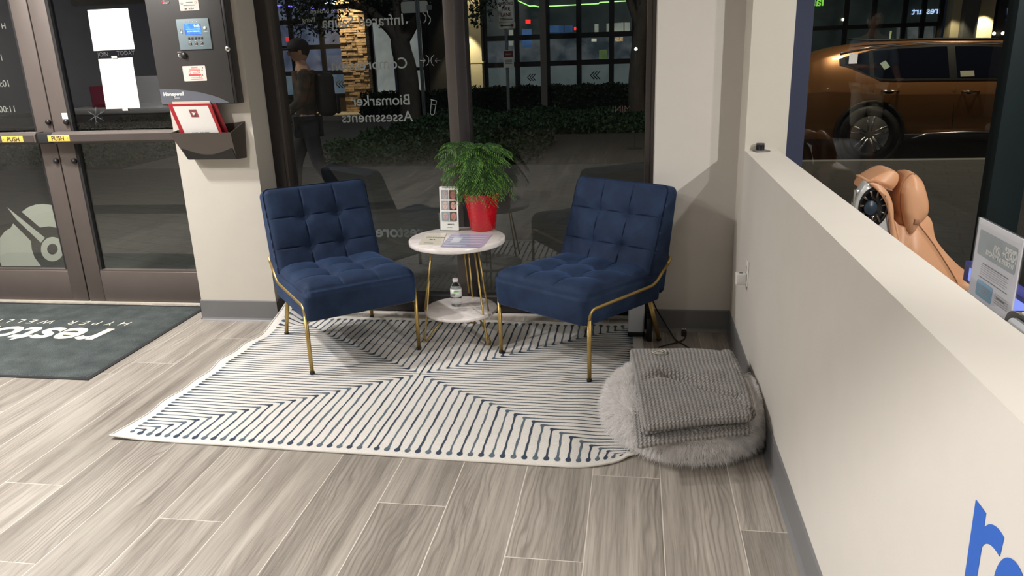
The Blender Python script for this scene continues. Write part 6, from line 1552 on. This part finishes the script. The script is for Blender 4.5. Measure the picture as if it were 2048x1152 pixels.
    for x in (0, 2.72):
        A = Matrix.Translation(M @ Vector((x, -.935, .36))) @ Matrix.Rotation(pi/2, 4, 'X')
        MB().lathe([(.46, -.02), (.46, .012), (.43, .018), (.385, .012), (.385, -.02)], m_tr, 40, A).build('wheel_arch', o, world=True)
        MB().lathe([(0, .0), (.40, .0), (.40, .013), (0, .013)], m_ink, 32, A).build('arch_liner', o, world=True)
        wh = MB().lathe([(.25, -.10), (.25, .035), (.30, .045), (.345, .035), (.36, .01), (.36, -.16), (.25, -.16)], m_tire, 40, A).build('tyre', o, world=True)
        b = MB().lathe([(.25, .030), (.262, .036), (.262, .030), (.235, .0), (.22, -.02)], m_steel, 40, A).lathe([(0, .02), (.04, .024), (.06, .016)], m_steel, 20, A)
        for k in range(5):
            for d_ in (-.16, .16):
                a = 2*pi*k/5+.3; u = Vector((math.cos(a), math.sin(a), 0)); v_ = Vector((-u.y, u.x, 0)); b.tube([A @ (u*.05+v_*.02*(1 if d_ > 0 else -1)+Vector((0, 0, .018))), A @ (u*.245+v_*.25*d_*1.0+Vector((0, 0, .030)))], [.016, .020], m_steel, 6)
        b.build('rim', wh, world=True)
    p = M @ Vector((-.93, -.62, .98)); MB().box((p.x-.05, p.y-.12, p.z-.07), (p.x+.12, p.y+.02, p.z+.05), mat('tail_lamp', (.15, .01, .01), .15), .02).build('tail_lamp', o, world=True)
    for (x, s_, w_, h_, tl) in ((.16, .42, .085, .11, -.5), (1.18, .12, .17, .085, 0)):
        p = sid(x, s_, .012); b = MB().box((-w_/2, -.001, -h_/2), (w_/2, .001, h_/2), mat('pale_green_tag', (.40, .52, .42) if tl else (.36, .36, .25), .5), 0, Matrix.Translation(p) @ Matrix.Rotation(math.radians(-30), 4, 'X') @ Matrix.Rotation(tl, 4, 'Y')); b.build('window_tag', o, world=True)
car()
# ---------------------------------------------------------------- people
def skin_mesh(pts, edges, radii, m, sub=2, smooth=True):
    me = bpy.data.meshes.new('tmp'); me.from_pydata([tuple(p) for p in pts], edges, []); o = bpy.data.objects.new('tmp', me); COL.objects.link(o)
    bm = bmesh.new(); bm.from_mesh(me); L = bm.verts.layers.skin.verify(); bm.verts.ensure_lookup_table()
    for i, v in enumerate(bm.verts):
        r = radii[i]; v[L].radius = r if hasattr(r, '__len__') else (r, r); v[L].use_root = (i == 0)
    bm.to_mesh(me); bm.free()
    o.modifiers.new('s', 'SKIN').use_smooth_shade = True; sb_ = o.modifiers.new('d', 'SUBSURF'); sb_.levels = sb_.render_levels = sub
    bpy.context.view_layer.update(); r_ = bpy.data.meshes.new_from_object(o.evaluated_get(bpy.context.evaluated_depsgraph_get()))
    b = MB(); b.add([v.co.copy() for v in r_.vertices], [tuple(p.vertices) for p in r_.polygons], m, True)
    bpy.data.objects.remove(o); bpy.data.meshes.remove(r_); bpy.data.meshes.remove(me); return b
def person(label, loc, rz, H_, m_skin, m_top, m_leg, m_hair, m_shoe, pose, sleeves=1.0, legs=1.0, cap=None, pack=None):
    o = thing('person', label, 'person', loc, rz, None); k = H_/1.75
    J = {'pel': (0, 0, .93), 'wai': (0, .0, 1.08), 'che': (0, .01, 1.30), 'sho': (0, .01, 1.42), 'nec': (0, 0, 1.50), 'hea': (0, -.01, 1.60),
         'hL': (-.09, 0, .90), 'hR': (.09, 0, .90), 'sL': (-.17, .01, 1.41), 'sR': (.17, .01, 1.41)}
    J.update(pose); P = {n_: Vector(v)*k for n_, v in J.items()}
    def chain(names, rad, m, sub=2, E=None):
        idx = {n_: i for i, n_ in enumerate(names)}; return skin_mesh([P[n_] for n_ in names], [(idx[a], idx[b]) for a, b in E], [tuple(x*k for x in r) if hasattr(r, '__len__') else r*k for r in rad], m, sub)
    E = [('pel', 'wai'), ('wai', 'che'), ('che', 'sho'), ('sho', 'nec'), ('pel', 'hL'), ('pel', 'hR'), ('hL', 'kL'), ('kL', 'aL'), ('aL', 'tL'), ('hR', 'kR'), ('kR', 'aR'), ('aR', 'tR'), ('sho', 'sL'), ('sL', 'eL'), ('eL', 'wL'), ('sho', 'sR'), ('sR', 'eR'), ('eR', 'wR'), ('nec', 'hea')]
    N = ['pel', 'wai', 'che', 'sho', 'nec', 'hea', 'hL', 'kL', 'aL', 'tL', 'hR', 'kR', 'aR', 'tR', 'sL', 'eL', 'wL', 'sR', 'eR', 'wR']
    R_ = [(.13, .10), (.12, .09), (.14, .10), (.11, .08), .052, .06, .085, .058, .038, .03, .085, .058, .038, .03, .06, .042, .028, .06, .042, .028]
    body = chain(N, R_, m_skin, 2, E)
    h = P['hea']; body.ball((h.x, h.y, h.z+.03*k), (.076*k, .095*k, .115*k), m_skin)
    body.ball((h.x, h.y-.098*k, h.z+.015*k), (.012*k, .018*k, .022*k), m_skin)
    for sx in (-1, 1): body.ball((h.x+sx*.078*k, h.y+.005*k, h.z+.02*k), (.010*k, .020*k, .030*k), m_skin); body.ball((h.x+sx*.030*k, h.y-.086*k, h.z+.040*k), (.012*k, .007*k, .006*k), m_ink)
    body.ball((h.x, h.y-.084*k, h.z-.030*k), (.022*k, .008*k, .005*k), m_badge)
    # hands: palm, four unequal fingers, thumb
    for s_, w_, e_ in ((-1, 'wL', 'eL'), (1, 'wR', 'eR')):
        d = (P[w_]-P[e_]).normalized(); side = Vector((0, -1, 0)); side = (side-d*side.dot(d)).normalized(); c = P[w_]
        body.ball(tuple(c+d*.045*k), (.020*k, .036*k, .046*k), m_skin)
        for i, L in enumerate((.062, .072, .068, .052)):
            q = c+d*.080*k+side*(.026-.017*i)*k; body.tube([q, q+d*L*.45*k, q+d*L*.95*k+Vector((-s_*.018*k, 0, 0))], [.0085*k, .008*k, .006*k], m_skin, 8)
        q = c+d*.03*k+side*.032*k; body.tube([q, q+d*.028*k+side*.022*k, q+d*.058*k+side*.024*k], [.010*k, .009*k, .007*k], m_skin, 8)
    body.build('body', o)
    tn = ['che', 'wai', 'pel', 'sho', 'sL', 'eL', 'sR', 'eR']; te = [('che', 'wai'), ('wai', 'pel'), ('che', 'sho'), ('sho', 'sL'), ('sL', 'eL'), ('sho', 'sR'), ('sR', 'eR')]; tr = [(.165, .125), (.155, .115), (.155, .12), (.13, .10), .078, .060, .078, .060]
    if sleeves > 1: tn += ['wL', 'wR']; te += [('eL', 'wL'), ('eR', 'wR')]; tr += [.040, .040]
    chain(tn, tr, m_top, 2, te).build('jacket' if sleeves > 1 else 'shirt', o)
    ln = ['pel', 'hL', 'kL', 'hR', 'kR']; le = [('pel', 'hL'), ('pel', 'hR'), ('hL', 'kL'), ('hR', 'kR')]; lr = [(.145, .115), .10, .074, .10, .074]
    if legs > 1: ln += ['aL', 'aR']; le += [('kL', 'aL'), ('kR', 'aR')]; lr += [.055, .055]
    chain(ln, lr, m_leg, 2, le).build('trousers' if legs > 1 else 'shorts', o)
    for a_, t_ in (('aL', 'tL'), ('aR', 'tR')):
        A_, T_ = P[a_], P[t_]; MB().ball(((A_.x+T_.x)/2, (A_.y+T_.y)/2-.01, max(.045, A_.z-.04)), (.05*k, .135*k, .045*k), m_shoe, e=.8).build('shoe', o)
    MB().ball((h.x, h.y+.014*k, h.z+.055*k), (.083*k, .098*k, .105*k), m_hair).build('hair', o)
    if cap: MB().ball((h.x, h.y, h.z+.075*k), (.092*k, .110*k, .088*k), cap).ball((h.x, h.y-.115*k, h.z+.055*k), (.07*k, .07*k, .010*k), cap).build('cap', o)
    if pack: MB().box((-.15*k, .12*k, .98*k), (.15*k, .30*k, 1.42*k), pack, .05).box((-.12*k, .29*k, 1.0*k), (.12*k, .34*k, 1.2*k), pack, .02).build('backpack', o)
    return o
m_sk = mat('skin_tone', (.42, .24, .16), .55, var=.05); m_hr = mat('dark_hair', (.012, .010, .009), .7)
t = NT('mottled_jacket'); n = t.n('ShaderNodeTexNoise', {'Vector': co(t), 'Scale': 9, 'Detail': 3}).outputs[0]; t.set(Base_Color=t.ramp(n, [(.38, (.018, .016, .014)), (.50, (.050, .038, .028)), (.58, (.10, .045, .02)), (.68, (.035, .042, .042))]), Roughness=.9); m_jk = t.m
walk = {'kL': (-.10, -.16, .50), 'aL': (-.10, -.20, .09), 'tL': (-.10, -.34, .03), 'kR': (.10, .06, .49), 'aR': (.10, .28, .14), 'tR': (.10, .18, .03), 'eL': (-.25, .10, 1.15), 'wL': (-.25, .0, .92), 'eR': (.25, -.06, 1.15), 'wR': (.25, -.24, 1.02)}
wp = at(610, 200, 7.4)
person('person walking past outside in dark cap, mottled jacket and black backpack', (wp.x, 7.4, -.03), math.radians(-62), 1.69, m_sk, m_jk, mat('dark_trousers', (.010, .012, .020), .9), m_hr, m_black, walk, 2, 2, mat('dark_cap', (.008, .009, .013), .8), mat('black_backpack', (.006, .006, .007), .6))
stand = {'kL': (-.10, -.02, .50), 'aL': (-.11, .0, .08), 'tL': (-.12, -.14, .03), 'kR': (.10, -.02, .50), 'aR': (.11, .0, .08), 'tR': (.12, -.14, .03), 'eL': (-.27, .0, 1.14), 'wL': (-.22, -.20, 1.02), 'eR': (.26, -.08, 1.16), 'wR': (.14, -.30, 1.16)}
person('person standing in the bay in grey-blue shirt and pale shorts', (2.55, -.75, 0), math.radians(170), 1.78, m_sk, mat('grey_blue_shirt', (.22, .30, .36), .8), mat('pale_shorts', (.55, .50, .40), .85), m_hr, m_whitep, stand)

# ---------------------------------------------------------------- reception counter and bay furniture behind the camera (seen as reflections)
rc = thing('reception_counter', 'white topped reception counter with brown front, seen reflected in the door glass', 'counter', (-4.5, 1.35, 0))
MB().box((-5.7, .75, 1.02), (-3.75, 1.62, 1.07), m_whitep, .005).build('counter_top', rc, world=True)
MB().box((-5.6, .8, .10), (-3.8, 1.55, 1.02), mat('taupe_front', (.50, .46, .42), .6)).build('front_panel', rc, world=True)
MB().box((-5.58, .85, .0), (-3.82, 1.5, .10), m_black).build('plinth', rc, world=True)
tag(MB().box((-5.05, 1.2, 1.0705), (-4.65, 1.25, 1.36), m_whitep, .004).box((-5.05, 1.15, 1.0705), (-4.65, 1.35, 1.085), m_whitep).build('counter_display'), 'white upright display on the reception counter', 'display')
tag(MB().box((-5.45, 1.2, 1.0705), (-5.15, 1.4, 1.28), m_red, .01).build('gift_box'), 'red box on the reception counter', 'box')
for i, (x, z) in enumerate(((-4.45, 1.115), (-4.35, 1.115), (-4.40, 1.20))):
    tag(MB().tube([(x, 1.10, z), (x, 1.40, z)], .043, mat('navy_towel', (.02, .04, .10), .95) if i < 2 else m_paper, 20).build('rolled_towel'), ('navy rolled towel at the left of the counter stack', 'navy rolled towel at the right of the counter stack', 'white rolled towel on top of the counter stack')[i], 'towel', 'rolled towels on the reception counter')
st2 = thing('treatment_table', 'padded treatment table with a folded towel in the bay', 'table', (4.1, 1.0, 0))
MB().box((3.2, .7, .60), (5.0, 1.35, .70), mat('taupe_vinyl', (.30, .24, .20), .5), .04).build('pad', st2, world=True)
for (x, y) in ((3.35, .8), (4.85, .8), (3.35, 1.25), (4.85, 1.25)): MB().box((x-.03, y-.03, 0), (x+.03, y+.03, .60), m_steel).build('leg', st2, world=True)
tag(MB().box((3.5, .8, .7005), (4.6, 1.25, .75), m_paper, .02).build('folded_towel'), 'white folded towel lying on the treatment table', 'towel')
ts = thing('tub_stool', 'round white upholstered stool in the bay', 'stool', (2.1, -.2, 0))
MB().lathe([(0, .02), (.26, .02), (.28, .05), (.28, .40), (.25, .44), (0, .45)], m_whitep, 40).build('drum', ts)

d = ray(1272, 98); Yv = 8.5+3.2; fl = CO+d*(Yv/d.y)
o = thing('torch_stand', 'added stand with a small bright bulb, in place of a phone torch reflected in the window', 'lamp', (fl.x, -3.2, 0))  # added to give the torch's reflection; the room has no such lamp
MB().lathe([(0, 0), (.12, 0), (.12, .015), (0, .02)], m_black, 32).build('base', o)
MB().tube([(0, 0, .015), (0, 0, fl.z-.05)], .008, m_black, 10).build('pole', o)
MB().ball((0, 0, fl.z), .022, emat('torch_bulb', (.9, 1, .95), 60)).build('bulb', o)
